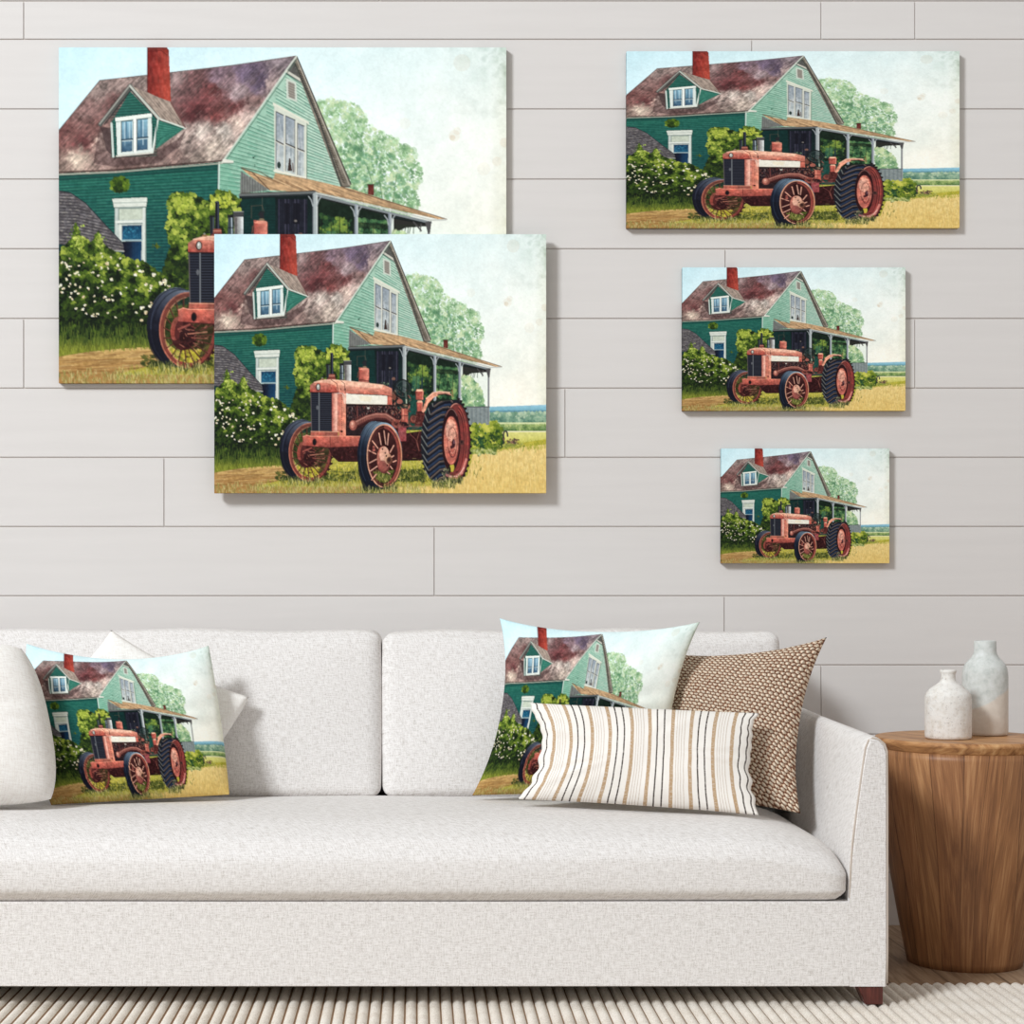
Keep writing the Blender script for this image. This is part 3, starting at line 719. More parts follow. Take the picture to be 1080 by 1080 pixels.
pline(pipe, 12, C(84, 36, 36)); pline([(x, y - 2) for x, y in pipe], 6.5, C(132, 70, 62)); pline([(x, y - 3.8) for x, y in pipe], 1.6, C(182, 118, 104), .8); pline([(x, y + 5) for x, y in pipe], 2.4, C(42, 16, 18), .8)
for k in range(18): x = 206 + k * 3; line(x, 250 + abs(k - 9) * .4, x + 1.5, 260 + abs(k - 9) * .3, .6, C(66, 26, 28), .6)
ell(197.2, 261, 5.4, 7, C(150, 66, 56)); ell(196.4, 260, 3.6, 5, C(206, 110, 92)); ell(196, 259, 1.4, 2, C(232, 160, 136))
ell(258, 259, 6, 6, C(128, 56, 48), 1, 0, .15); ell(258.6, 259, 2.6, 2.6, C(72, 28, 28))
# gear housing, controls, steering wheel
for k in range(120):
    x = rng.uniform(252, 278); y = rng.uniform(214, 262); line(x, y, x + rng.uniform(-3, 3), y + rng.uniform(-4, 4), rng.uniform(.8, 2), [C(128, 48, 42), C(62, 26, 26), C(176, 92, 76), C(40, 22, 24), C(150, 104, 84)][rng.randint(5)], .75)
ell(256, 220, 3, 7, C(128, 66, 52), .9); ell(263.6, 228.6, 4, 3.4, C(176, 80, 66)); ell(257, 214.4, 1.7, 1.6, C(222, 190, 160))
poly([(266.4, 238), (274.6, 239), (275.4, 257), (266, 256)], C(178, 76, 62), 1, .1); line(268.4, 239.6, 268.4, 254, 1.3, C(222, 136, 112), .8); line(266, 247.6, 275, 248.2, .8, C(98, 34, 32))
ell(283.6, 253, 5, 5.4, C(150, 66, 54), 1, 0, .2); ell(283.4, 252, 2.6, 3, C(110, 44, 40)); ring(283.6, 252.4, 5.4, 6, .9, C(70, 40, 38))
poly([(261.6, 264.6), (273, 264.4), (272.6, 282.6), (262, 283)], C(146, 54, 58), 1, .15); line(260, 263.4, 300, 262, 1, C(160, 76, 74), .8)
pline([(276, 266), (279, 274), (286, 280), (290, 292)], 1, C(140, 68, 66), .7); pline([(292, 268), (288, 282), (291, 296)], 1.1, C(150, 84, 70), .7); pline([(281, 266), (290, 264), (296, 258)], 1, C(140, 74, 60), .7)
line(282, 306.6, 296, 307, 1, C(196, 190, 120), .6); poly([(258, 308), (300, 306), (300, 309), (258, 310.4)], C(34, 12, 16))
ell(266.6, 211, 11, 12, C(30, 42, 42), .55); ring(266.6, 211, 11.4, 12.4, 1.5, C(20, 24, 26)); ring(268.6, 211.6, 10, 10.6, .7, C(80, 96, 92), .6)
for k in range(26): x = 266 + rng.normal(0, 5); y = 212 + rng.normal(0, 5); line(x, y, x + rng.normal(0, 2), y + rng.normal(0, 2), .7, [C(20, 26, 28), C(110, 132, 120), C(56, 70, 66)][rng.randint(3)], .7)
line(254, 206, 270, 218, 1, C(24, 28, 28)); line(272, 216, 273.6, 232, 2.2, C(86, 100, 92)); line(272.8, 226, 273, 231, 1, C(214, 226, 200)); line(258, 232.6, 279, 232.2, 1.5, C(34, 22, 24)); ell(271, 234.4, 3.6, 1.6, C(140, 122, 100))
ell(254.8, 197.6, 2.6, 2.2, C(128, 96, 84)); line(254.6, 199, 252.6, 208, .9, C(34, 34, 34)); ell(249.6, 182.8, 1.5, 1.2, C(130, 124, 120)); line(249.6, 184, 248, 204, .6, C(28, 32, 34)); ell(282, 212.6, 1.6, 1.6, C(126, 148, 108))
pline([(236, 204), (244, 206), (250, 204)], .8, C(30, 40, 36)); dabs(24, lambda r: (243 + r.normal(0, 4), 205 + r.normal(0, 1.6)), (.5, 1.1), [C(36, 56, 44), C(120, 140, 116)], 141)
# stacks above the hood
poly([(159, 178), (164, 177.4), (164.4, 199), (159.4, 199)], C(36, 42, 48)); line(163, 179, 163, 196, .8, C(104, 116, 120)); poly([(158.4, 177), (164.6, 176.8), (164.6, 179), (158.6, 179)], C(22, 24, 28))
poly([(178.2, 178), (183.8, 177.6), (184, 200), (178.4, 200)], C(66, 76, 84)); line(182, 179, 182.4, 198, 1, C(190, 202, 208)); poly([(177.8, 176.4), (184.2, 176.2), (184.2, 179.4), (177.8, 179.6)], C(30, 32, 36)); line(178.4, 190, 184, 190, 1, C(26, 30, 36))
grad([(184.6, 174), (194.2, 174), (194.2, 201), (184.8, 201)], C(112, 106, 104), C(216, 220, 218), (185, 190), (193.6, 190), .2); poly([(184, 173), (194.8, 172.6), (194.8, 178.6), (184, 178.8)], C(72, 72, 74)); line(184.4, 173.2, 194.4, 173, 1, C(140, 142, 142)); line(187, 180, 187, 200, 1.4, C(78, 72, 72), .6)
poly([(164.6, 162.4), (169, 162.2), (169.4, 193), (164.8, 193)], C(26, 28, 38)); line(168, 164, 168.2, 192, .8, C(88, 96, 112)); ell(166.8, 162.6, 2.2, .8, C(70, 76, 84))
poly([(163, 191), (171, 191), (171, 194), (173, 199), (160, 199), (163, 194.6)], C(138, 58, 48)); line(163, 193.4, 171, 193.4, .8, C(206, 128, 104)); line(162, 196.6, 172, 196.6, .7, C(84, 30, 30))
poly([(211.8, 174), (216, 173.6), (216.4, 183), (211.6, 183)], C(40, 40, 44)); ell(213.8, 181.6, 2.8, 1.5, C(128, 116, 92)); pline([(210, 177), (213, 172.4), (217, 174)], .9, C(38, 34, 36))
grad([(205.8, 184), (219.8, 184), (219.6, 203), (205.4, 203)], C(146, 56, 48), C(206, 108, 90), (206, 190), (218, 190), .1); ell(212.6, 184, 7, 1.6, C(206, 120, 100)); ell(207, 183, 1.6, 1, C(160, 70, 60)); line(205.4, 199, 219.6, 200.4, 1, C(96, 34, 32)); line(205.8, 201.8, 219.8, 203, 1.6, C(176, 110, 96))
line(204.6, 188, 203.6, 196, .7, C(140, 70, 56))
# hood
HOOD = [(136.2, 215.6), (136.2, 206), (142, 202.2), (154, 199), (169, 199), (194, 201), (240.6, 206), (252.6, 210.8), (252.6, 221.4), (244.6, 219.8), (181, 217.2)]
grad(HOOD, C(228, 158, 132), C(196, 94, 76), (0, 202), (0, 218), .1)
grad([(136.2, 215.6), (136.2, 206), (142, 203), (160, 203), (172, 207), (176, 216)], C(204, 104, 84), C(170, 62, 52), (0, 204), (0, 215), .12)
pline([(142, 202.4), (154, 199.2), (169, 199.2), (194, 201.2), (240, 206.2)], 1.4, C(240, 190, 164), .9); poly([(180, 201), (240, 207), (238, 211), (182, 207)], C(236, 172, 146), .7, .1)
pline([(166, 199), (174, 204), (176.4, 216)], .8, C(96, 40, 36)); pline([(180, 200.4), (185, 204), (186.4, 217)], .8, C(110, 46, 40)); ell(185.8, 212, .9, 2, C(60, 20, 20)); ell(180, 212, .7, 1.4, C(90, 30, 28))
for k in range(26): ell(rng.uniform(140, 174), rng.uniform(207, 214), rng.uniform(.4, 1.2), .5, C(118, 36, 34), .5)
ell(147.6, 208.8, 3.4, 5, C(66, 34, 34)); ell(147.8, 208.8, 2.2, 3.8, C(176, 176, 168)); ell(147.4, 207.6, .9, 1.6, C(230, 230, 224)); line(136.4, 216, 176, 216.6, 1.1, C(52, 22, 24))
ell(154, 198.4, 3, 1, C(150, 110, 70)); ell(153.4, 196.6, 1.1, 1, C(140, 140, 132))
poly([(186.6, 218.2), (246, 220.8), (245.6, 232.8), (186.8, 231.6)], C(240, 236, 222), 1, .06); poly([(206, 221), (224, 222), (222, 229), (208, 228)], C(240, 222, 184), .35); line(187, 231.8, 246, 232.8, .7, C(170, 150, 130), .8)
poly([(245.8, 221.4), (252.6, 222.4), (252.4, 233), (245.6, 233)], C(192, 86, 70), 1, .1); line(187, 233.6, 270, 234.6, 1.5, C(26, 14, 16)); line(244, 220.4, 252.6, 222, .7, C(120, 48, 42))
# grille and its columns
poly([(136.4, 216.6), (167, 216.8), (167, 269.4), (138, 269)], C(26, 28, 40))
for k in range(18):
    y = 219 + k * 2.85; line(138, y, 147.4, y, .8, C(62, 66, 80), .85); line(150.2, y, 166, y, .8, C(74, 78, 90), .85); line(150.2, y + 1.3, 166, y + 1.3, .7, C(10, 10, 18), .8)
line(148.8, 217, 149, 269, 1.4, C(122, 126, 130)); ell(146.4, 237, 1.5, 3, C(120, 122, 126), .8); line(137, 217, 138.2, 269, 1.0, C(104, 96, 96))
grad([(167, 217), (176.6, 217.4), (176.2, 270), (167.2, 269.6)], C(176, 78, 66), C(238, 178, 158), (167, 240), (174.4, 240), .07)
poly([(174.6, 217.4), (178, 217.4), (177.4, 270), (174.4, 270)], C(180, 84, 70), .8, .05)
grad([(177, 217.4), (187.2, 217.6), (187, 276), (176.8, 276)], C(196, 96, 78), C(226, 128, 102), (177, 240), (186, 240), .08)
for k in range(22): ell(181.2, 221 + k * 2.5, .55, .6, C(100, 34, 32), .85)
ell(181, 269.4, 1.9, 1.5, C(44, 18, 18)); line(187.4, 232, 187.2, 276, .8, C(80, 28, 28)); line(182, 217.6, 184.6, 221, .8, C(110, 44, 40)); poly([(181.5, 218), (186.6, 218.4), (186.6, 231.6), (184.4, 231.6)], C(240, 232, 218), .55)
poly([(137.4, 269.4), (176.4, 270), (176, 276.4), (136.6, 275.8)], C(168, 74, 60), 1, .14); line(137.4, 269.6, 176.4, 270.2, .9, C(222, 140, 112)); line(136.6, 275.6, 186.8, 276.4, .8, C(74, 24, 24))
# front beam
grad([(125.8, 277), (131, 274.4), (137, 275.6), (211, 276), (207, 289.6), (164, 291.4), (126.4, 289)], C(202, 92, 74), C(156, 56, 48), (0, 275), (0, 291), .12)
pline([(126, 276.6), (131, 274.6), (137, 276), (211, 276.4)], 1, C(230, 140, 112), .8); line(126.4, 289.2, 164, 291.6, 1, C(80, 24, 26)); line(164.6, 277, 164.4, 291, .8, C(92, 32, 32)); line(164.4, 291.4, 207, 289.8, .9, C(84, 26, 28))
ell(142.4, 284, 3.2, 5, C(96, 36, 34)); ell(142.2, 284.2, 2.5, 4.3, C(18, 14, 20))
for k in range(20): ell(rng.uniform(129, 206), rng.uniform(279, 288), rng.uniform(.3, .8), .5, C(104, 36, 34), .6)
# near front wheel
near0 = A.copy()
tyre = hull_ellipses((227, 302.6, 23.7, 47), (241.6, 303.1, 25.6, 45.4))
grad(tyre, C(150, 176, 192), C(20, 28, 46), (238, 254), (212, 292), .06)
poly([(203, 302), (219, 302), (222, 330), (232, 350), (213, 351), (205, 328)], C(12, 16, 30), .75)
for k in range(4): ring(228.4 + k * 2.8, 302.7, 23.8, 46.6 - k * .4, .9, [C(16, 24, 40), C(66, 84, 106), C(18, 24, 40), C(40, 50, 68)][k], .5, 2.3, 4.7)
s, m = emask(241.6, 303.1, 24.8, 43.4); put(s, m, C(26, 12, 14))
s, m = emask(241.8, 303.3, 23.4, 41.6); put(s, m, C(58, 22, 22) + .25 * MID[s][..., None])
s2 = win(215, 318, 262, 347); mm = (((GX[s2] - 240.5) / 18) ** 2 + ((GY[s2] - 303) / 36.5) ** 2 < 1) & (GY[s2] > 325 - (GX[s2] - 225) * .1)
put(s2, mm.astype(np.float32), C(88, 96, 40) + .5 * FINE[s2][..., None])
for k in range(60): x = rng.uniform(226, 252); y = rng.uniform(326, 342); line(x, y, x + rng.uniform(-1.5, 1.5), y - rng.uniform(2, 6), .7, [C(150, 146, 70), C(48, 56, 26), C(200, 186, 110)][rng.randint(3)], .7)
ring(242.2, 303.3, 21.4, 40, 5.4, C(142, 54, 46), .95, -1.5, 1.5); ring(243.6, 303.4, 21.4, 39.6, 1.8, C(96, 30, 30), .8, -1.3, 1.4); ring(240.4, 303.3, 20.6, 39, 1.4, C(100, 40, 36), .8, 1.6, 4.7)
ring(241.6, 303.1, 24.2, 42.8, 1.6, C(218, 142, 112), .95, 1.7, 5.6); ring(241.6, 303.1, 24.4, 42.8, 1.7, C(190, 116, 84), .9, -.8, 1.6)
T5 = lambda x, y: (180.7 + .0999 * x, 250.3 + .09605 * y)
for a, b, c, d in ((440, 335, 520, 440), (390, 470, 490, 520), (395, 650, 510, 590), (410, 765, 510, 695), (430, 890, 495, 810), (535, 225, 565, 390), (605, 190, 630, 380), (670, 230, 655, 390), (745, 400, 690, 500), (780, 615, 735, 635), (745, 545, 715, 565), (725, 735, 690, 690), (690, 805, 640, 770)):
    p, q = T5(a, b), T5(c, d); line(p[0] + .5, p[1] + .6, q[0] + .5, q[1] + .6, 1.6, C(80, 28, 28)); line(*p, *q, 1.3, C(222, 150, 128))
dabs(20, lambda r: T5(460 + r.normal(0, 16), 450 + r.normal(0, 30)), (.6, 1.6), [C(176, 84, 72), C(110, 44, 42)], 151, .8)
ell(241, 308.6, 10, 18.6, C(110, 42, 38)); ell(240.4, 306.6, 9, 17, C(188, 96, 80), 1, 0, .12); ell(241.4, 301, 6.8, 10.6, C(228, 164, 138), .85, 0, .1); ell(239.6, 317, 7, 8, C(146, 56, 50), .7)
ell(247, 307, 5, 7.4, C(206, 150, 120), .8); ell(249, 309.2, 4.4, 5, C(108, 66, 52)); ell(248.4, 308.4, 2.2, 2.8, C(60, 36, 32))
for x, y in ((243, 299), (244.6, 303), (246, 316), (239, 293.6)): ell(x, y, 1, 1.5, C(50, 20, 22))
# seat
for x0, y0, x1, y1 in ((286, 212, 297.4, 226), (287.6, 227.4, 296.4, 242)):
    poly([(x0, y0 + 3), (x0 + 2, y0), (x1 - 1.5, y0), (x1, y0 + 3), (x1 - .6, y1), (x0 + .6, y1)], C(176, 72, 60), 1, .12)
    poly([(x0 + 1, y0 + 2.6), (x0 + 2, y0), (x1 - 1.5, y0), (x1 - .4, y0 + 2.6)], C(230, 164, 136)); line(x1 - 1, y0 + 3, x1 - 1.2, y1 - 1, 1.1, C(216, 132, 110), .8); line(x0 + .6, y0 + 4, x0 + 1, y1, 1, C(104, 36, 34), .8)
poly([(287, 242), (299, 242), (300, 262), (285, 262)], C(98, 36, 34), 1, .2); line(287, 243, 299, 244, 1, C(40, 16, 18))
for k in range(16): x = rng.uniform(286, 299); y = rng.uniform(244, 261); line(x, y, x + rng.normal(0, 2), y + rng.normal(0, 2), .9, [C(160, 78, 66), C(56, 20, 22)][rng.randint(2)], .8)
# rear wheel
rear0 = A.copy()
tyre = hull_ellipses((315.4, 284, 21.8, 55), (343, 283, 21.4, 57))
poly(tyre, C(28, 30, 40), 1, .05)
s, m = pmask(tyre)
seam = lambda y: 303 + 12 * max(0, (258 - y) / 36) ** 1.6 + 5 * max(0, (y - 305) / 33) ** 1.5
for k in range(11):
    y = 230 + k * 10.9; xs = seam(y); up = max(0, (268 - y) / 40)
    xr = 327 + 9 * up; bend = 12 - 6 * up
    pts = [(xs, y + 7), (xs + (xr - xs) * .35, y + 1), (xs + (xr - xs) * .7, y - bend * .45), (xr, y - bend * .55), (xr + 3, y - bend * .25 + 1.4)]
    pline([(a, b + 2.6) for a, b in pts], 4.2, C(16, 18, 30)); pline([(a, b + 6.2) for a, b in pts[:4]], 3.2, C(44, 62, 90), .8)
    pline(pts, 2.3, C(70, 66, 68)); pline([(a, b - .9) for a, b in pts], .8, C(150, 124, 106), .8)
    xl = 293.8 + 19 * max(0, (262 - y) / 42) ** 1.2 + 6 * max(0, (y - 308) / 30)
    lp = [(xl + .4, y - 8), (xl + (xs - xl) * .5, y - 1.4), (xs - .2, y + 5.4)]
    pline([(a + .4, b + 2) for a, b in lp], 2.4, C(16, 18, 28)); pline(lp, 1.6, C(88, 92, 94)); pline([(a, b - .8) for a, b in lp], .6, C(160, 160, 150), .7)
keep = A[s].copy(); A[:] = rear0; put(s, m, keep)
for k in range(17):
    t = -1.35 + k * .165; x = 343 + 22 * math.cos(t); y = 283 + 58 * math.sin(t)
    poly([(x - 2.6, y - 3), (x + 1.8, y - 2.2), (x + 1.2, y + 1), (x - 2.6, y + 1.6)], C(36, 28, 30))
for k in range(5):
    y = 292 + k * 7.4; x = 293.6 + 5.4 * max(0, (y - 300) / 30) ** 1.4
    poly([(x - 1.6, y - 1), (x + 2, y - 3), (x + 3, y + 2)], C(26, 26, 32))
pline([(341, 233), (330, 248), (326.4, 270), (326, 300), (330, 322), (338, 334)], 1.5, C(112, 100, 92), .8)
ell(344.4, 283, 18.4, 52, C(128, 40, 38)); ring(344.2, 283, 18, 51.6, 1.3, C(206, 122, 104), .8, 2.2, 4.9); ring(344.8, 283, 18.4, 51.6, 1.2, C(98, 28, 30), .8, -1.5, 1.5)
for k in range(5): ring(342.6 + k * .4, 283, 17 - k * 1.9, 50 - k * 2.6, 1.2, [C(170, 62, 54), C(92, 26, 28), C(160, 54, 48), C(80, 20, 24), C(140, 44, 42)][k], .85, -1.3, 1.6)
ell(336.6, 281, 13.4, 44, C(44, 16, 20)); ring(337, 281, 12.6, 42, 1.2, C(140, 96, 90), .6, 4.0, 5.4)
pline([(330, 329), (340, 333), (352, 326), (358, 308)], 3.6, C(196, 112, 102), .8); pline([(334, 331), (346, 331), (355, 319)], 1.1, C(236, 178, 164), .8); pline([(336, 327), (346, 326), (353, 312)], 1, C(118, 44, 42), .8)
ell(338, 319, 3, 6, C(196, 180, 72)); ell(334, 322, 2.4, 5, C(40, 38, 26), .9)
ell(337.2, 282, 11, 33.6, C(128, 44, 42)); ell(336.6, 282, 10.2, 32.6, C(198, 100, 82), 1, 0, .14); ell(336.4, 268, 7.2, 15, C(230, 158, 134), .7, 0, .1); ell(337, 302, 7, 10, C(186, 76, 64), .7)
ring(338.4, 284, 6.6, 20, .9, C(120, 46, 44), .7); ring(338.6, 284.6, 5, 15, .7, C(226, 150, 128), .6); ring(339, 296, 4.4, 9, 1.1, C(110, 36, 38), .7, 0, 3.1)
for k in range(34): ell(rng.uniform(329, 345), rng.uniform(258, 308), .6, .7, C(110, 44, 42), .7)
ell(340, 286, 2.6, 6, C(66, 32, 40)); ell(341, 284, 1.3, 2.6, C(120, 84, 92)); ell(337.6, 291, 2, 2.4, C(74, 30, 36)); ell(352, 284.6, 3.4, 3.6, C(92, 54, 50)); ell(351.6, 284, 1.8, 2, C(50, 28, 28))
# fender
poly([(295, 242), (299.4, 230), (301.6, 224), (311, 216), (320, 214.4), (333, 215.6), (338.6, 221), (330, 218), (322, 219), (312, 223), (304, 231), (300, 241), (297, 244)], C(216, 132, 106), 1, .1)
pline([(301, 224.6), (311, 216.4), (320, 214.8), (335, 216.2)], 1.2, C(242, 196, 168)); pline([(318, 219.4), (329, 218.6), (336, 220.6)], 1.6, C(40, 26, 26)); pline([(299.6, 231), (302, 226)], .8, C(100, 40, 36))
line(338, 213, 339.4, 222, 1.8, C(160, 84, 60), .5)
# grass over the wheel feet
for cx, w, y0, n in ((326, 16, 342, 170), (222, 14, 351, 110), (250, 10, 347, 80), (130, 26, 338, 170), (342, 12, 337, 70)):
    for k in range(n):
        x = cx + rng.uniform(-w, w); y = y0 + rng.uniform(-2, 6)
        line(x, y, x + rng.uniform(-2, 2), y - rng.uniform(3, 8), .7, [C(196, 190, 120), C(60, 72, 34), C(120, 126, 58), C(216, 204, 140), C(40, 50, 28)][rng.randint(5)], .75)
dabs(40, lambda r: (327 + r.normal(0, 3), 326 + r.normal(0, 6)), (.6, 1.6), [C(196, 186, 150), C(110, 116, 84), C(60, 66, 50)], 161, .7)
# the tractor's paint is faded and blotchy
s = win(88, 160, 368, 352); red = np.clip((A[s][..., 0] - A[s][..., 1] - .13) * 6, 0, 1) * np.clip((A[s][..., 1] - A[s][..., 2] + .12) * 12, 0, 1)
lum = A[s].mean(-1, keepdims=True); dull = lum + (A[s] - lum) * (.80 + .3 * MID[s])[..., None]
dull = dull + np.array([-.02, .022, .016])
A[s] += (dull * (1.15 + .3 * MID[s] + .3 * FINE[s])[..., None] - A[s]) * red[..., None]
# canvas tooth and a soft overall grain
A *= (1 + .05 * FINE + .03 * (value_noise(400, 300, 77) - .5))[..., None]
np.clip(A, 0, 1, out=A)
A[:] = A * (1 - .16 * (1 - A) * (1 - .4 * A))                # inks print a little deeper in the middle tones
# ---------------------------------------------------------------- materials
def fabric(name, lo, mid, hi, freq=210, along=28, bump=.5, rough=.92):
    m = Mat(name, rough, .1); x, y, z = m.xyz()
    u = m.math('MULTIPLY_ADD', y, .6, x); v = m.math('MULTIPLY_ADD', y, .38, z)
    a = m.noise(m.vec(m.math('MULTIPLY', u, along), m.math('MULTIPLY', v, freq)), 1, 2, .6)
    b = m.noise(m.vec(m.math('MULTIPLY', u, freq), m.math('MULTIPLY', v, along), 7), 1, 2, .6)
    w = m.math('MULTIPLY', m.math('ADD', a, b), .5)
    f = m.noise(m.vec(m.math('MULTIPLY', u, 480), m.math('MULTIPLY', v, 480), 3), 1, 1)
    w = m.math('MULTIPLY_ADD', f, .3, m.math('MULTIPLY', w, .75))
    m.color(m.ramp(w, [(.36, lo), (.5, mid), (.62, hi)])).bump(w, bump, .0022)
    return m

M_sofa = fabric('oatmeal linen', (192, 186, 180), (222, 218, 215), (238, 235, 233), 340, 60, .45)
M_white = fabric('white cotton', (224, 219, 213), (240, 236, 231), (248, 246, 242), 260, 40, .25)
M_piping = Mat('linen piping', .9, .1).color((196, 184, 172))

M_wall = Mat('painted boards', .55, .2); x, y, z = M_wall.xyz()
_w = M_wall.noise(M_wall.vec(M_wall.math('MULTIPLY', x, 3), M_wall.math('MULTIPLY', z, 40)), 1, 3)
M_wall.color(M_wall.ramp(_w, [(.3, (215, 211, 208)), (.7, (218, 214, 211))])).bump(M_wall.noise(M_wall.vec(M_wall.math('MULTIPLY', x, 40), M_wall.math('MULTIPLY', z, 260)), 1, 3), .06, .002)
M_gap = Mat('bare gap between boards', .9, .1).color((208, 201, 196))

M_floor = Mat('oak floor', .5, .3); x, y, z = M_floor.xyz()
_pl = M_floor.math('FLOOR', M_floor.math('MULTIPLY', x, 7.5)); _wn = M_floor.n('ShaderNodeTexWhiteNoise', noise_dimensions='1D'); M_floor.l(_pl, _wn.inputs['W'])
_g = M_floor.noise(M_floor.vec(M_floor.math('MULTIPLY', x, 70), M_floor.math('MULTIPLY_ADD', y, 5, M_floor.math('MULTIPLY', _wn.outputs['Value'], 60))), 1, 4, .6, .8)
_c = M_floor.ramp(_g, [(.3, (108, 84, 64)), (.5, (158, 130, 104)), (.72, (190, 164, 136))])
_c = M_floor.mix(M_floor.math('MULTIPLY', _wn.outputs['Value'], .35), _c, (146, 124, 104))
_fr = M_floor.math('FRACT', M_floor.math('MULTIPLY', x, 7.5))
_ed = M_floor.math('LESS_THAN', M_floor.math('MINIMUM', _fr, M_floor.math('SUBTRACT', 1.0, _fr)), .022)
M_floor.color(M_floor.mix(M_floor.math('MULTIPLY', _ed, .6), _c, (62, 46, 36)))

M_rug = Mat('cream wool cords', .95, .05); x, y, z = M_rug.xyz()
_n = M_rug.noise(M_rug.vec(x, y, z), 420, 3, .7); _n2 = M_rug.noise(M_rug.vec(M_rug.math('MULTIPLY', x, 8), M_rug.math('MULTIPLY', y, 14)), 1, 2)
M_rug.color(M_rug.ramp(M_rug.math('MULTIPLY_ADD', _n2, .25, M_rug.math('MULTIPLY', _n, .8)), [(.36, (196, 182, 166)), (.52, (234, 226, 214)), (.66, (248, 243, 236))])).bump(_n, .6, .003)
M_jute = Mat('jute backing', .95, .05).color((160, 134, 110))

def wood(name, cols, stave=False):
    m = Mat(name, .45, .35); x, y, z = m.xyz()
    if stave:
        ang = m.math('ARCTAN2', y, x)
        ang = m.math('ADD', ang, m.math('MULTIPLY', m.noise(m.vec(m.math('MULTIPLY', ang, 1.6), m.math('MULTIPLY', z, 1.2)), 1, 0), .55))
        k = m.math('MULTIPLY', ang, 3.6); cell = m.math('FLOOR', k); fr = m.math('FRACT', k)
        wn = m.n('ShaderNodeTexWhiteNoise', noise_dimensions='1D'); m.l(cell, wn.inputs['W']); rv = wn.outputs['Value']
        u = m.math('MULTIPLY_ADD', m.math('SUBTRACT', rv, .5), m.math('MULTIPLY', z, 1.6), ang)
        vec = m.vec(m.math('MULTIPLY', u, 12), m.math('MULTIPLY', z, 4.2), m.math('MULTIPLY', rv, 30))
        g = m.noise(vec, 1, 5, .62, .9)
        fine = m.noise(m.vec(m.math('MULTIPLY', u, 70), m.math('MULTIPLY', z, 12), m.math('MULTIPLY', rv, 9)), 1, 2, .6)
        g = m.math('MULTIPLY_ADD', fine, .32, m.math('MULTIPLY', g, .74))
        c = m.ramp(g, cols)
        tint = m.ramp(rv, [(0, (104, 72, 50)), (.35, (150, 106, 70)), (.7, (132, 86, 54)), (1, (172, 128, 86))])
        c = m.mix(.36, c, tint)
        gap = m.math('LESS_THAN', m.math('MINIMUM', fr, m.math('SUBTRACT', 1.0, fr)), .014)
        c = m.mix(m.math('MULTIPLY', gap, .7), c, (70, 42, 26))
    else:
        u = m.math('MULTIPLY_ADD', y, .8, x); v = m.math('MULTIPLY_ADD', x, -.8, y)
        g = m.noise(m.vec(m.math('MULTIPLY', u, 60), m.math('MULTIPLY', v, 7), m.math('MULTIPLY', z, 40)), 1, 4, .6, .6)
        c = m.ramp(g, cols)
    m.color(c).bump(g, .25, .002); return m
M_stave = wood('mango wood staves', [(.28, (58, 40, 28)), (.43, (122, 84, 58)), (.56, (162, 114, 76)), (.72, (206, 158, 112))], True)
M_top = wood('mango wood top', [(.3, (120, 78, 48)), (.5, (178, 128, 82)), (.7, (208, 164, 116))])
M_leg = Mat('dark red wood', .4, .4); x, y, z = M_leg.xyz()
M_leg.color(M_leg.ramp(M_leg.noise(M_leg.vec(M_leg.math('MULTIPLY', x, 120), y, M_leg.math('MULTIPLY', z, 14)), 1, 3), [(.3, (62, 26, 22)), (.7, (104, 50, 42))]))

M_stone = Mat('pitted white stoneware', .75, .2); x, y, z = M_stone.xyz()
_v = M_stone.vec(x, y, z); _n = M_stone.noise(_v, 60, 5, .65); _s = M_stone.noise(_v, 240, 2, .7)
_pit = M_stone.ramp(_s, [(.62, (0., 0., 0.)), (.72, (1., 1., 1.))])
M_stone.color(M_stone.mix(M_stone.math('MULTIPLY', _pit, .6), M_stone.ramp(_n, [(.28, (206, 198, 186)), (.45, (228, 224, 218)), (.7, (238, 236, 232))]), (140, 126, 112))).bump(M_stone.math('SUBTRACT', _n, _pit), .5, .004)

M_glaze = Mat('two tone ceramic', .6, .3); x, y, z = M_glaze.xyz()
_v = M_glaze.vec(x, y, z); _n = M_glaze.noise(_v, 70, 5, .6); _n2 = M_glaze.noise(_v, 24, 2)
_edge = M_glaze.math('ADD', m_ := M_glaze.math('MULTIPLY_ADD', x, -.55, z), M_glaze.math('MULTIPLY', M_glaze.math('SUBTRACT', _n2, .5), .015))
_k = M_glaze.ramp(_edge, [(.083, (0., 0., 0.)), (.090, (1., 1., 1.))])
M_glaze.color(M_glaze.mix(_k, M_glaze.ramp(_n, [(.3, (212, 202, 190)), (.7, (222, 213, 202))]), M_glaze.ramp(_n, [(.25, (184, 190, 186)), (.5, (206, 209, 205)), (.75, (220, 223, 222))]))).bump(_n, .3, .002)
M_dark = Mat('dark hollow', .9, .1).color((60, 56, 52))

M_print = Mat('printed canvas', .75, .15); _a = M_print.n('ShaderNodeAttribute', attribute_name='print'); M_print.color(_a.outputs['Color'])
x, y, z = M_print.xyz()
M_cloth = Mat('printed cushion cloth', .85, .12); _a = M_cloth.n('ShaderNodeAttribute', attribute_name='print'); M_cloth.color(_a.outputs['Color'])
x, y, z = M_cloth.xyz(); M_cloth.bump(M_cloth.noise(M_cloth.vec(x, y, z), 420, 2), .3, .0015)

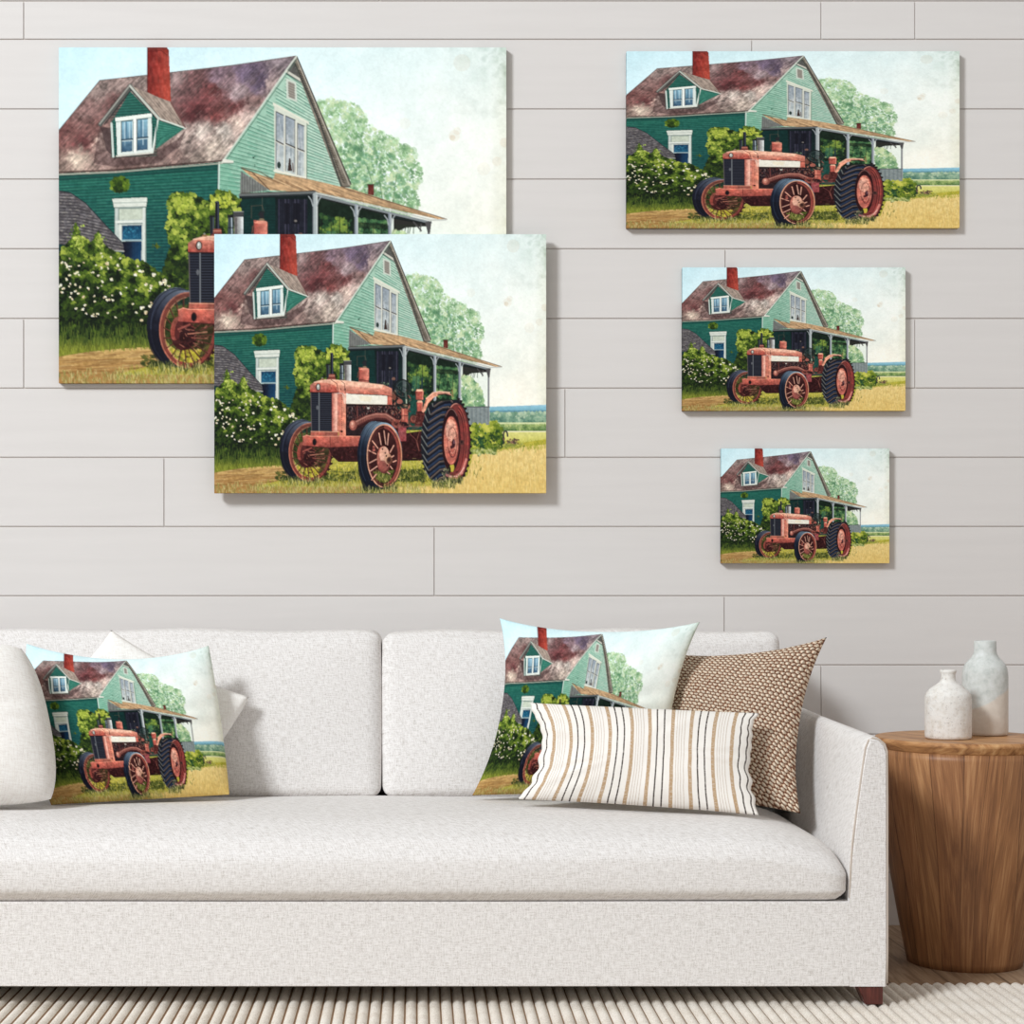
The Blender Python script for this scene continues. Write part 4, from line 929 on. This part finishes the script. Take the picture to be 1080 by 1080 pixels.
M_weave = Mat('brown and cream woven cotton', .9, .1); u, v, _ = M_weave.uv()
_j = M_weave.math('MULTIPLY', M_weave.math('SUBTRACT', M_weave.noise(M_weave.vec(M_weave.math('MULTIPLY', u, 40), M_weave.math('MULTIPLY', v, 40)), 1, 1), .5), .02)
_uu = M_weave.math('ADD', u, _j); _vv = M_weave.math('SUBTRACT', v, _j)
_row = M_weave.math('MULTIPLY', M_weave.math('MULTIPLY_ADD', _uu, .18, _vv), 44.0)
_odd = M_weave.math('MODULO', M_weave.math('FLOOR', _row), 2.0)
_cu = M_weave.math('FRACT', M_weave.math('MULTIPLY_ADD', _odd, .5, M_weave.math('MULTIPLY_ADD', _row, .12, M_weave.math('MULTIPLY', _uu, 27.0))))
_du = M_weave.math('DIVIDE', M_weave.math('ABSOLUTE', M_weave.math('SUBTRACT', _cu, .5)), .45)
_dv = M_weave.math('DIVIDE', M_weave.math('ABSOLUTE', M_weave.math('SUBTRACT', M_weave.math('FRACT', _row), .5)), .47)
_d = M_weave.math('SQRT', M_weave.math('ADD', M_weave.math('MULTIPLY', _du, _du), M_weave.math('MULTIPLY', _dv, _dv)))
_h = M_weave.math('SUBTRACT', 1.0, M_weave.math('MINIMUM', _d, 1.3))
_nz = M_weave.noise(M_weave.vec(M_weave.math('MULTIPLY', u, 160), M_weave.math('MULTIPLY', v, 160)), 1, 2)
_yarn = M_weave.ramp(M_weave.math('MULTIPLY_ADD', _nz, .5, _h), [(.06, (104, 66, 50)), (.22, (158, 114, 90)), (.40, (222, 194, 166)), (.85, (246, 230, 208))])
M_weave.color(_yarn).bump(M_weave.math('MULTIPLY_ADD', _nz, .3, _h), .9, .006)

M_stripe = Mat('striped cotton', .9, .1); u, v, _ = M_stripe.uv()
_wv = M_stripe.math('MULTIPLY', M_stripe.math('SUBTRACT', M_stripe.noise(M_stripe.vec(M_stripe.math('MULTIPLY', u, 6), M_stripe.math('MULTIPLY', v, 5)), 1, 1), .5), .006)
_f = M_stripe.math('FRACT', M_stripe.math('MULTIPLY_ADD', M_stripe.math('ADD', u, _wv), 5.25, .28))
W_, T_, D_, L_ = (242, 237, 230), (186, 156, 122), (64, 52, 48), (214, 202, 190)
_st = M_stripe.ramp(_f, [(0, W_), (.03, T_), (.115, W_), (.235, D_), (.27, W_), (.41, D_), (.445, W_), (.585, T_), (.67, W_), (.72, L_), (.74, W_), (.78, L_), (.80, W_), (.84, L_), (.86, W_), (.91, L_), (.93, W_)], 'CONSTANT')
_th = M_stripe.noise(M_stripe.vec(M_stripe.math('MULTIPLY', u, 60), M_stripe.math('MULTIPLY', v, 150)), 1, 2, .7)
_dash = M_stripe.ramp(_th, [(.50, (0., 0., 0.)), (.62, (1., 1., 1.))])
M_stripe.color(M_stripe.mix(M_stripe.math('MULTIPLY', _dash, .45), _st, W_)).bump(_th, .4, .002)

# ---------------------------------------------------------------- the room: boarded wall, floor, rug
rows = [-34, 1, 41.5, 115, 189, 262.5, 336, 409.5, 482.5, 555.5, 628.5, 701.5, 774.5, 847.5, 920.5, 978]
joints = {0: (400, 900), 1: (25, 866, 965), 2: (793, -330), 3: (-180, 860), 4: (400, -300), 5: (765, -90), 6: (25, 965), 7: (596, -250, 1250), 8: (173, 1150), 9: (458, -380), 10: (764, -240), 11: (866, 200), 12: (520,), 13: (130, 900), 14: (640,)}
half = .0016
parts = []
xl, xr = -2.7, 2.6
for i in range(len(rows) - 1):
    zt = P(0, rows[i], WALL)[2] - half; zb = P(0, rows[i + 1], WALL)[2] + half
    if i == len(rows) - 2: zb = 0.0
    cuts = sorted([P(j, 0, WALL)[0] for j in joints[i] if xl + .1 < P(j, 0, WALL)[0] < xr - .1])
    xs = [xl] + cuts + [xr]
    for a, b in zip(xs[:-1], xs[1:]): parts.append(box(a + half * .7, b - half * .7, WALL, WALL + .014, zb, zt))
zt_all = P(0, rows[0], WALL)[2]
bv, bf = join(parts); nb = len(bf)
v2, f2 = box(xl, xr, WALL + .0035, WALL + .08, 0, zt_all)
V, Fc = join([(bv, bf), (v2, f2)])
wall = make('wall_back', V, Fc, M_wall, smooth=False, mats=[M_wall, M_gap], midx=[0] * nb + [1] * 6)
tag(wall, kind='structure'); bevel(wall, .0012, 2)
v, f = box(-2.7, 2.6, 2.4, WALL + .08, -.05, 0)
tag(make('floor', v, f, M_floor, smooth=False), kind='structure')

pitch, rh = .0250, .0085
V, Fc, MI = [], [], []
ys = [4.036, 4.033, 4.026, 4.012, 3.98] + list(np.linspace(3.9, 2.75, 12))
hs = [.12, .55, .85, 1, 1] + [1] * 12
x0, nr = -2.4, 152
prof = [(0, 0), (.05, .02), (.1, .34), (.22, .72), (.36, .94), (.5, 1), (.64, .94), (.78, .72), (.9, .34), (.95, .02)]
for r_ in range(nr):
    jig = random.uniform(-.004, .004)
    for yv, hv in zip(ys, hs):
        for k, (u, hh) in enumerate(prof):
            yy = yv + (jig - .010 * (1 - hh) if yv > 3.97 else 0)
            V.append((x0 + (r_ + u) * pitch, yy, .0005 + rh * (hh * hv)))
NP = len(prof); NY = len(ys)
for r_ in range(nr):
    for j in range(NY - 1):
        for k in range(NP - 1):
            a = (r_ * NY + j) * NP + k
            Fc.append((a, a + NP, a + NP + 1, a + 1)); MI.append(1 if k in (0, NP - 2) and hs[j] >= 1 else 0)
        if r_ < nr - 1:
            a = (r_ * NY + j) * NP + NP - 1; b = ((r_ + 1) * NY + j) * NP
            Fc.append((a, a + NP, b + NP, b)); MI.append(1)
rug = make('ribbed_rug', V, Fc, M_rug, mats=[M_rug, M_jute], midx=MI, loc=(0, 3.4, 0))
tag(rug, 'cream corded wool rug with ribs, lying under the front of the sofa', 'rug')

# ---------------------------------------------------------------- sofa
SX0, SX1, SF = -2.070, .912, 3.80                    # inner sides of the arms, front of the frame
sofa = empty('sofa', (-.58, 4.25, 0), 'long oatmeal linen sofa with one bench seat cushion and dark wooden legs', 'sofa')
AX = (SX0 + SX1) / 2
v1 = box(SX0 - .001, SX1 + .001, SF, 4.62, .049, .2275)
v2 = cushion((SX0 + SX1) / 2, 4.665, .37, SX1 - SX0 + .02, .11, .645, .035, (0, 0, .004), 16, 5, .001)
bevel(make('frame', *v1, M_sofa, sofa, smooth=False), .0025, 3)
make('back_frame', *v2, M_sofa, sofa)
prof = [(.912, .049), (.912, .10), (.913, .22), (.916, .32), (.926, .42), (.938, .52), (.944, .556), (.950, .570), (.960, .576), (.976, .572), (.988, .562), (.994, .545), (.995, .45), (.995, .10), (.993, .049)]
def arm(side):
    V, Fc = [], []
    ysl = [SF, SF + .006, SF + .02, 3.95, 4.1, 4.25, 4.4, 4.55, 4.68, 4.70]
    ins = [.006, .0015, 0, 0, 0, 0, 0, 0, .002, .008]
    cx_, cz_ = .955, .30
    for yv, i_ in zip(ysl, ins):
        for X, Z in prof:
            zz = Z + .016 * (yv - SF) / .9 * (Z / .576)
            sx = X + ((i_ if Z > .25 else 0) if X < cx_ else -i_); zz = zz - (i_ if Z > .5 else 0)
            sx += .0016 * math.sin(yv * 9 + Z * 7)
            V.append((sx if side > 0 else 2 * AX - sx, yv, zz))
    n = len(prof)
    for j in range(len(ysl) - 1):
        for k in range(n):
            q = (j * n + k, j * n + (k + 1) % n, (j + 1) * n + (k + 1) % n, (j + 1) * n + k)
            Fc.append(q if side < 0 else q[::-1])
    k0 = len(V); V += V[:n] + V[(len(ysl) - 1) * n:len(ysl) * n]
    a = tuple(k0 + k for k in range(n)); b = tuple(k0 + n + k for k in range(n))
    Fc += [a if side > 0 else a[::-1], b[::-1] if side > 0 else b]
    o = make('armrest', V, Fc, M_sofa, sofa)
    path = [((X if side > 0 else 2 * AX - X), SF + .004, Z) for X, Z in ((.9135, .235), (.9155, .30), (.919, .35), (.928, .42), (.939, .50), (.9465, .551), (.953, .568), (.962, .573), (.975, .570), (.987, .560), (.992, .545), (.993, .44), (.993, .30), (.993, .12), (.992, .055))]
    make('piping', *tube(path, .0022), M_piping, o)
    return o
arm(1); arm(-1)

def seat_shape(o, a):
    # the bench cushion droops a little over its front and right corners
    o = o.copy()
    k = min(1, max(0, (a[2] + 1) / 2)); k = k * k * (3 - 2 * k)
    o[2] -= k * (.050 * max(0, (abs(o[0]) - (SX1 - SX0) / 2 + .22) / .22) ** 1.9 + .034 * max(0, (-o[1] - .18) / .16) ** 1.8)
    return o
sc_ = cushion((SX0 + SX1) / 2, 4.118, .302, SX1 - SX0 - .004, .66, .150, .036, (.002, .012, .014), 60, 8, .0022, seat_shape)
make('seat_cushion', *sc_, M_sofa, sofa)

def back_shape(o, a):
    o = o.copy(); o[1] += .085 * (a[2] + 1) / 2           # leans back
    if a[2] > .6: o[2] += .004 * math.sin(o[0] * 14)
    return o
bxs = ((SX0 + .004, -1.2985), (-1.2965, -.0885), (-.0865, .902))
for k, (a, b) in enumerate(bxs):
    v, f = cushion((a + b) / 2, 4.475, .578, b - a, .17, .400, .027, (.002, .034, .006), 38, (6, 11, 16)[k], .003, back_shape)
    make('back_cushion', v, f, M_sofa, sofa)
def leg(x, y, inner):
    t, bz = .052, .0092
    V = [(x - .027, y - .002, t), (x + .027, y - .002, t), (x + .027, y + .052, t), (x - .027, y + .052, t)]
    s_ = .017 if inner else .0
    V += [(x - .027 + (s_ if inner else 0), y, bz), (x + .027 - (0 if inner else .017), y, bz), (x + .027 - (0 if inner else .017), y + .04, bz), (x - .027 + s_, y + .04, bz)]
    o = make('leg', V, [(0, 1, 2, 3), (7, 6, 5, 4), (0, 4, 5, 1), (1, 5, 6, 2), (2, 6, 7, 3), (3, 7, 4, 0)], M_leg, sofa, smooth=False); bevel(o, .002, 2)
leg(.957, 3.806, True); leg(.957, 4.62, True); leg(2 * AX - .957, 3.806, False); leg(2 * AX - .957, 4.62, False)

# ---------------------------------------------------------------- throw pillows
def srgb_lin(a):
    a = np.clip(a, 0, 1); return np.where(a <= .04045, a / 12.92, ((a + .055) / 1.055) ** 2.4)
ART = srgb_lin(A)
def art_at(u, v):
    """linear colour of the painting at u (across) and v (down), smoothed"""
    x = np.clip(np.asarray(u) * AW - .5, 0, AW - 1.001); y = np.clip(np.asarray(v) * AH - .5, 0, AH - 1.001)
    i, j = x.astype(int), y.astype(int); tx, ty = (x - i)[:, None], (y - j)[:, None]
    return (ART[j, i] * (1 - tx) + ART[j, i + 1] * tx) * (1 - ty) + (ART[j + 1, i] * (1 - tx) + ART[j + 1, i + 1] * tx) * ty
def box_blur(k):
    """the painting averaged over k x k blocks, back at full size"""
    global ART
    a = ART.copy(); out = np.zeros_like(a); r = k // 2
    pad = np.pad(a, ((r, r), (r, r), (0, 0)), mode='edge')
    for dy in range(k):
        for dx in range(k): out += pad[dy:dy + a.shape[0], dx:dx + a.shape[1]]
    return out / (k * k)
def paint(me, cols):
    at = me.attributes.new('print', 'FLOAT_COLOR', 'POINT')
    at.data.foreach_set('color', np.concatenate([cols, np.ones((len(cols), 1))], 1).astype(np.float32).ravel())
ART_SHARP = ART

def throw(name, mat, label, corners, T, printed=False, **kw):
    v, f, u, o = pillow(*corners, T, **kw)
    ob = make(name, v, f, mat, uvs=u, loc=o); tag(ob, label, 'pillow')
    if printed:
        uu = np.array(u); paint(ob.data, art_at(uu[:, 0], 1 - uu[:, 1]))
    return ob
ART = box_blur(3)
throw('throw_pillow', M_white, 'white cotton pillow tucked behind the square tractor-print pillow, two corners showing',
      ((40, 735, 4.35), (116, 662, 4.385), (266, 735, 4.365), (196, 838, 4.335)), .036, sag=(9, 8, 0, 6), seed=4, nu=60, nv=60, rnd=.03, q=.36)
throw('throw_pillow', M_white, 'plump white cotton pillow cut off by the left edge of the photo',
      ((-160, 684, 4.195), (30, 677, 4.175), (64, 850, 4.06), (-160, 856, 4.05)), .12, sag=(1, -6, 2, 0), seed=9, nu=70, nv=70, q=.42, rnd=.085)
throw('throw_pillow', M_cloth, 'square pillow printed with the whole farmhouse and red tractor painting',
      ((28, 679, 4.29), (220, 681, 4.33), (242, 838, 4.24), (54, 849, 4.135)), .062, True, sag=(17, -2, 0, -9), seed=2, nu=230, nv=230, edge=2.0, wr=.003)
throw('throw_pillow', M_weave, 'brown and cream chunky woven pillow leaning on the right arm of the sofa',
      ((703, 688, 4.385), (872, 672, 4.30), (844, 858, 4.09), (690, 840, 4.27)), .075, sag=(12, 15, 4, 6), seed=6, nu=110, nv=110)
throw('throw_pillow', M_cloth, 'tractor-print pillow half hidden behind the striped lumbar pillow',
      ((527, 652, 4.36), (738, 656, 4.29), (703, 843, 4.20), (498, 839, 4.26)), .06, True, sag=(13, 12, 3, 17), seed=3, nu=230, nv=230, wr=.003)
throw('throw_pillow', M_stripe, 'long white lumbar pillow with tan and dark brown stripes',
      ((557, 741, 4.16), (799, 752, 4.12), (801, 860, 4.00), (546, 843, 4.12)), .06, sag=(1, 9, 2, 19), seed=7, nu=130, nv=80, gather=1.2)
ART = ART_SHARP

# ---------------------------------------------------------------- canvas prints on the wall
CNX, CNY = 560, 420
def canvas_mesh():
    gx, gy = np.meshgrid(np.linspace(0, 1, CNX), np.linspace(0, 1, CNY))
    front = np.stack([gx.ravel() - .5, np.zeros(gx.size), .5 - gy.ravel()], 1)
    cf = art_at(gx.ravel(), gy.ravel())
    idx = np.arange(CNX * CNY).reshape(CNY, CNX)
    loop = np.concatenate([idx[0, :-1], idx[:-1, -1], idx[-1, :0:-1], idx[:0:-1, 0]])      # round the border
    backv = front[loop].copy(); backv[:, 1] = 1.0
    V = np.concatenate([front, backv]); cols = np.concatenate([cf, cf[loop]])
    q = np.stack([idx[:-1, :-1], idx[1:, :-1], idx[1:, 1:], idx[:-1, 1:]], -1).reshape(-1, 4)
    n = len(loop); b0 = CNX * CNY; k = np.arange(n)
    side = np.stack([loop, loop[(k + 1) % n], b0 + (k + 1) % n, b0 + k], 1)
    quads = np.concatenate([q, side])
    nv, nq = len(V), len(quads)
    me = bpy.data.meshes.new('canvas_print'); me.vertices.add(nv); me.vertices.foreach_set('co', V.ravel())
    me.loops.add(nq * 4 + n); me.polygons.add(nq + 1)
    me.loops.foreach_set('vertex_index', np.concatenate([quads.ravel(), (b0 + k)]).astype(np.int32))
    me.polygons.foreach_set('loop_start', np.concatenate([np.arange(nq) * 4, [nq * 4]]).astype(np.int32))
    me.update(calc_edges=True); me.validate()
    me.materials.append(M_print.m); paint(me, cols); return me
ART = box_blur(2)
CM = canvas_mesh()
ART = ART_SHARP
GAP, DEP = .0015, .020
for (xa, ya, xb, yb), front, label in (
        ((62, 50, 534, 404), WALL - GAP - DEP, 'largest farmhouse and red tractor canvas, upper left on the boarded wall'),
        ((226, 247, 576, 520), WALL - GAP - 2 * DEP - .001, 'tractor canvas overlapping the lower right corner of the largest canvas'),
        ((661, 54, 1012, 240), WALL - GAP - DEP, 'wide panoramic tractor canvas at the top right of the wall'),
        ((720, 282, 955, 433), WALL - GAP - DEP, 'middle-sized tractor canvas, between the wide one and the smallest on the right'),
        ((761, 473, 938, 594), WALL - GAP - DEP, 'smallest tractor canvas, lowest of the three on the right')):
    a, b = P(xa, ya, front), P(xb, yb, front)
    o = bpy.data.objects.new('canvas_art', CM); COL.objects.link(o)
    o.location = ((a[0] + b[0]) / 2, front, (a[2] + b[2]) / 2); o.scale = (b[0] - a[0], DEP, a[2] - b[2])
    tag(o, label, 'canvas print', 'farmhouse and tractor canvases on the wall')

# ---------------------------------------------------------------- stump side table and the two bottles
tx, td = P(1017, 0, 4.29)[0], 4.29
tab = empty('side_table', (tx, td, 0), 'round carved brown wood stump side table right of the sofa', 'side table')
px_ = td / F
body = [(58.5, 1014), (60.5, 1006), (63.5, 990), (67.5, 970), (72, 945), (76.5, 918), (80.5, 890), (84, 860), (86.5, 835), (88.2, 812), (89, 796), (88.6, 789)]
prof = [(.001, .0)] + [(r * px_, EYE - (y - PY) * px_) for r, y in body] + [(.08, .5165)]
z0 = prof[1][1]; prof = [(r, max(0, z - z0) if i < 2 else z) for i, (r, z) in enumerate(prof)]
V, Fc = lathe(prof, tx, td, 72)
make('pedestal', V, Fc, M_stave, tab)
zt = EYE - (777 - PY) * px_
tp = [(.10, zt - .031), (.186, zt - .032), (.196, zt - .030), (.2015, zt - .024), (.2085, zt - .010), (.2085, zt - .0065), (.205, zt - .001), (.198, zt), (.001, zt)]
make('tabletop', *lathe(tp, tx, td, 96), M_top, tab, smooth=False)

def vessel(name, cx, cy, d, base_y, prof_px, mat, label):
    X = P(cx, 0, d)[0]; s_ = d / F
    pr = [(r * s_, (base_y - y) * s_ + zt + .0006) for r, y in prof_px]
    o = make(name, *lathe(pr, X, d, 56), mat, loc=(X, d, zt)); tag(o, label, 'vase'); return o
z_at = lambda d: PY + (EYE - zt) / (d / F)
d1, d2 = 4.235, 4.345
o1 = vessel('stoneware_bottle', 1000, 0, d1, 779, [(.3, 779), (22, 779), (23.6, 778), (24, 775), (24, 740), (23.7, 735), (22.4, 731), (19, 727), (13, 722.6), (9, 719.6), (7.7, 717), (7.4, 711.5), (7.6, 710.4), (8.3, 709.4), (8.4, 707.6), (8, 706.6), (6.2, 706.6), (5.8, 709), (5.6, 716), (.3, 722)], M_stone,
       'short white pitted stoneware bottle with a narrow lipped neck, nearer on the side table')
o2 = vessel('ceramic_bottle', 1039, 0, d2, 777, [(.3, 777), (21.6, 777), (23, 776), (23.4, 773), (23.4, 716), (23.1, 711), (22.2, 706.6), (20.4, 702.6), (17.6, 699), (14, 695.4), (12.2, 692), (11.5, 688), (11.3, 678.6), (10.9, 678), (9.9, 678), (9.6, 682), (9.4, 694), (.3, 706)], M_glaze,
       'tall two-tone grey and beige ceramic bottle behind the short white one')

# ---------------------------------------------------------------- light, camera, colour
w = bpy.data.worlds.new('soft daylight'); scene.world = w; w.use_nodes = True
bg = w.node_tree.nodes['Background']; bg.inputs[0].default_value = (1.0, .968, .938, 1); bg.inputs[1].default_value = .53
def area(name, loc, aim, size, power, col):
    l = bpy.data.lights.new(name, 'AREA'); l.shape = 'RECTANGLE'; l.size, l.size_y = size; l.energy = power; l.color = col
    o = bpy.data.objects.new(name, l); COL.objects.link(o); o.location = loc
    from mathutils import Vector
    o.rotation_euler = (Vector(aim) - Vector(loc)).to_track_quat('-Z', 'Y').to_euler(); return o
area('window_daylight', (-7.0, -3.6, 7.4), (.2, 4.5, .8), (2.3, 2.3), 1240, (.92, .965, 1.0))

cam = bpy.data.cameras.new('camera'); co = bpy.data.objects.new('camera', cam); COL.objects.link(co)
co.location = (0, 0, EYE); co.rotation_euler = (math.pi / 2, 0, 0)
cam.sensor_width = 36; cam.sensor_fit = 'HORIZONTAL'; cam.lens = F / 1080 * 36
cam.shift_x = (540 - PX) / 1080; cam.shift_y = (PY - 540) / 1080
cam.clip_start = .05; cam.clip_end = 60
scene.camera = co
vs = scene.view_settings; vs.view_transform = 'Standard'; vs.look = 'None'; vs.gamma = 1; vs.exposure = 0; vs.use_curve_mapping = False
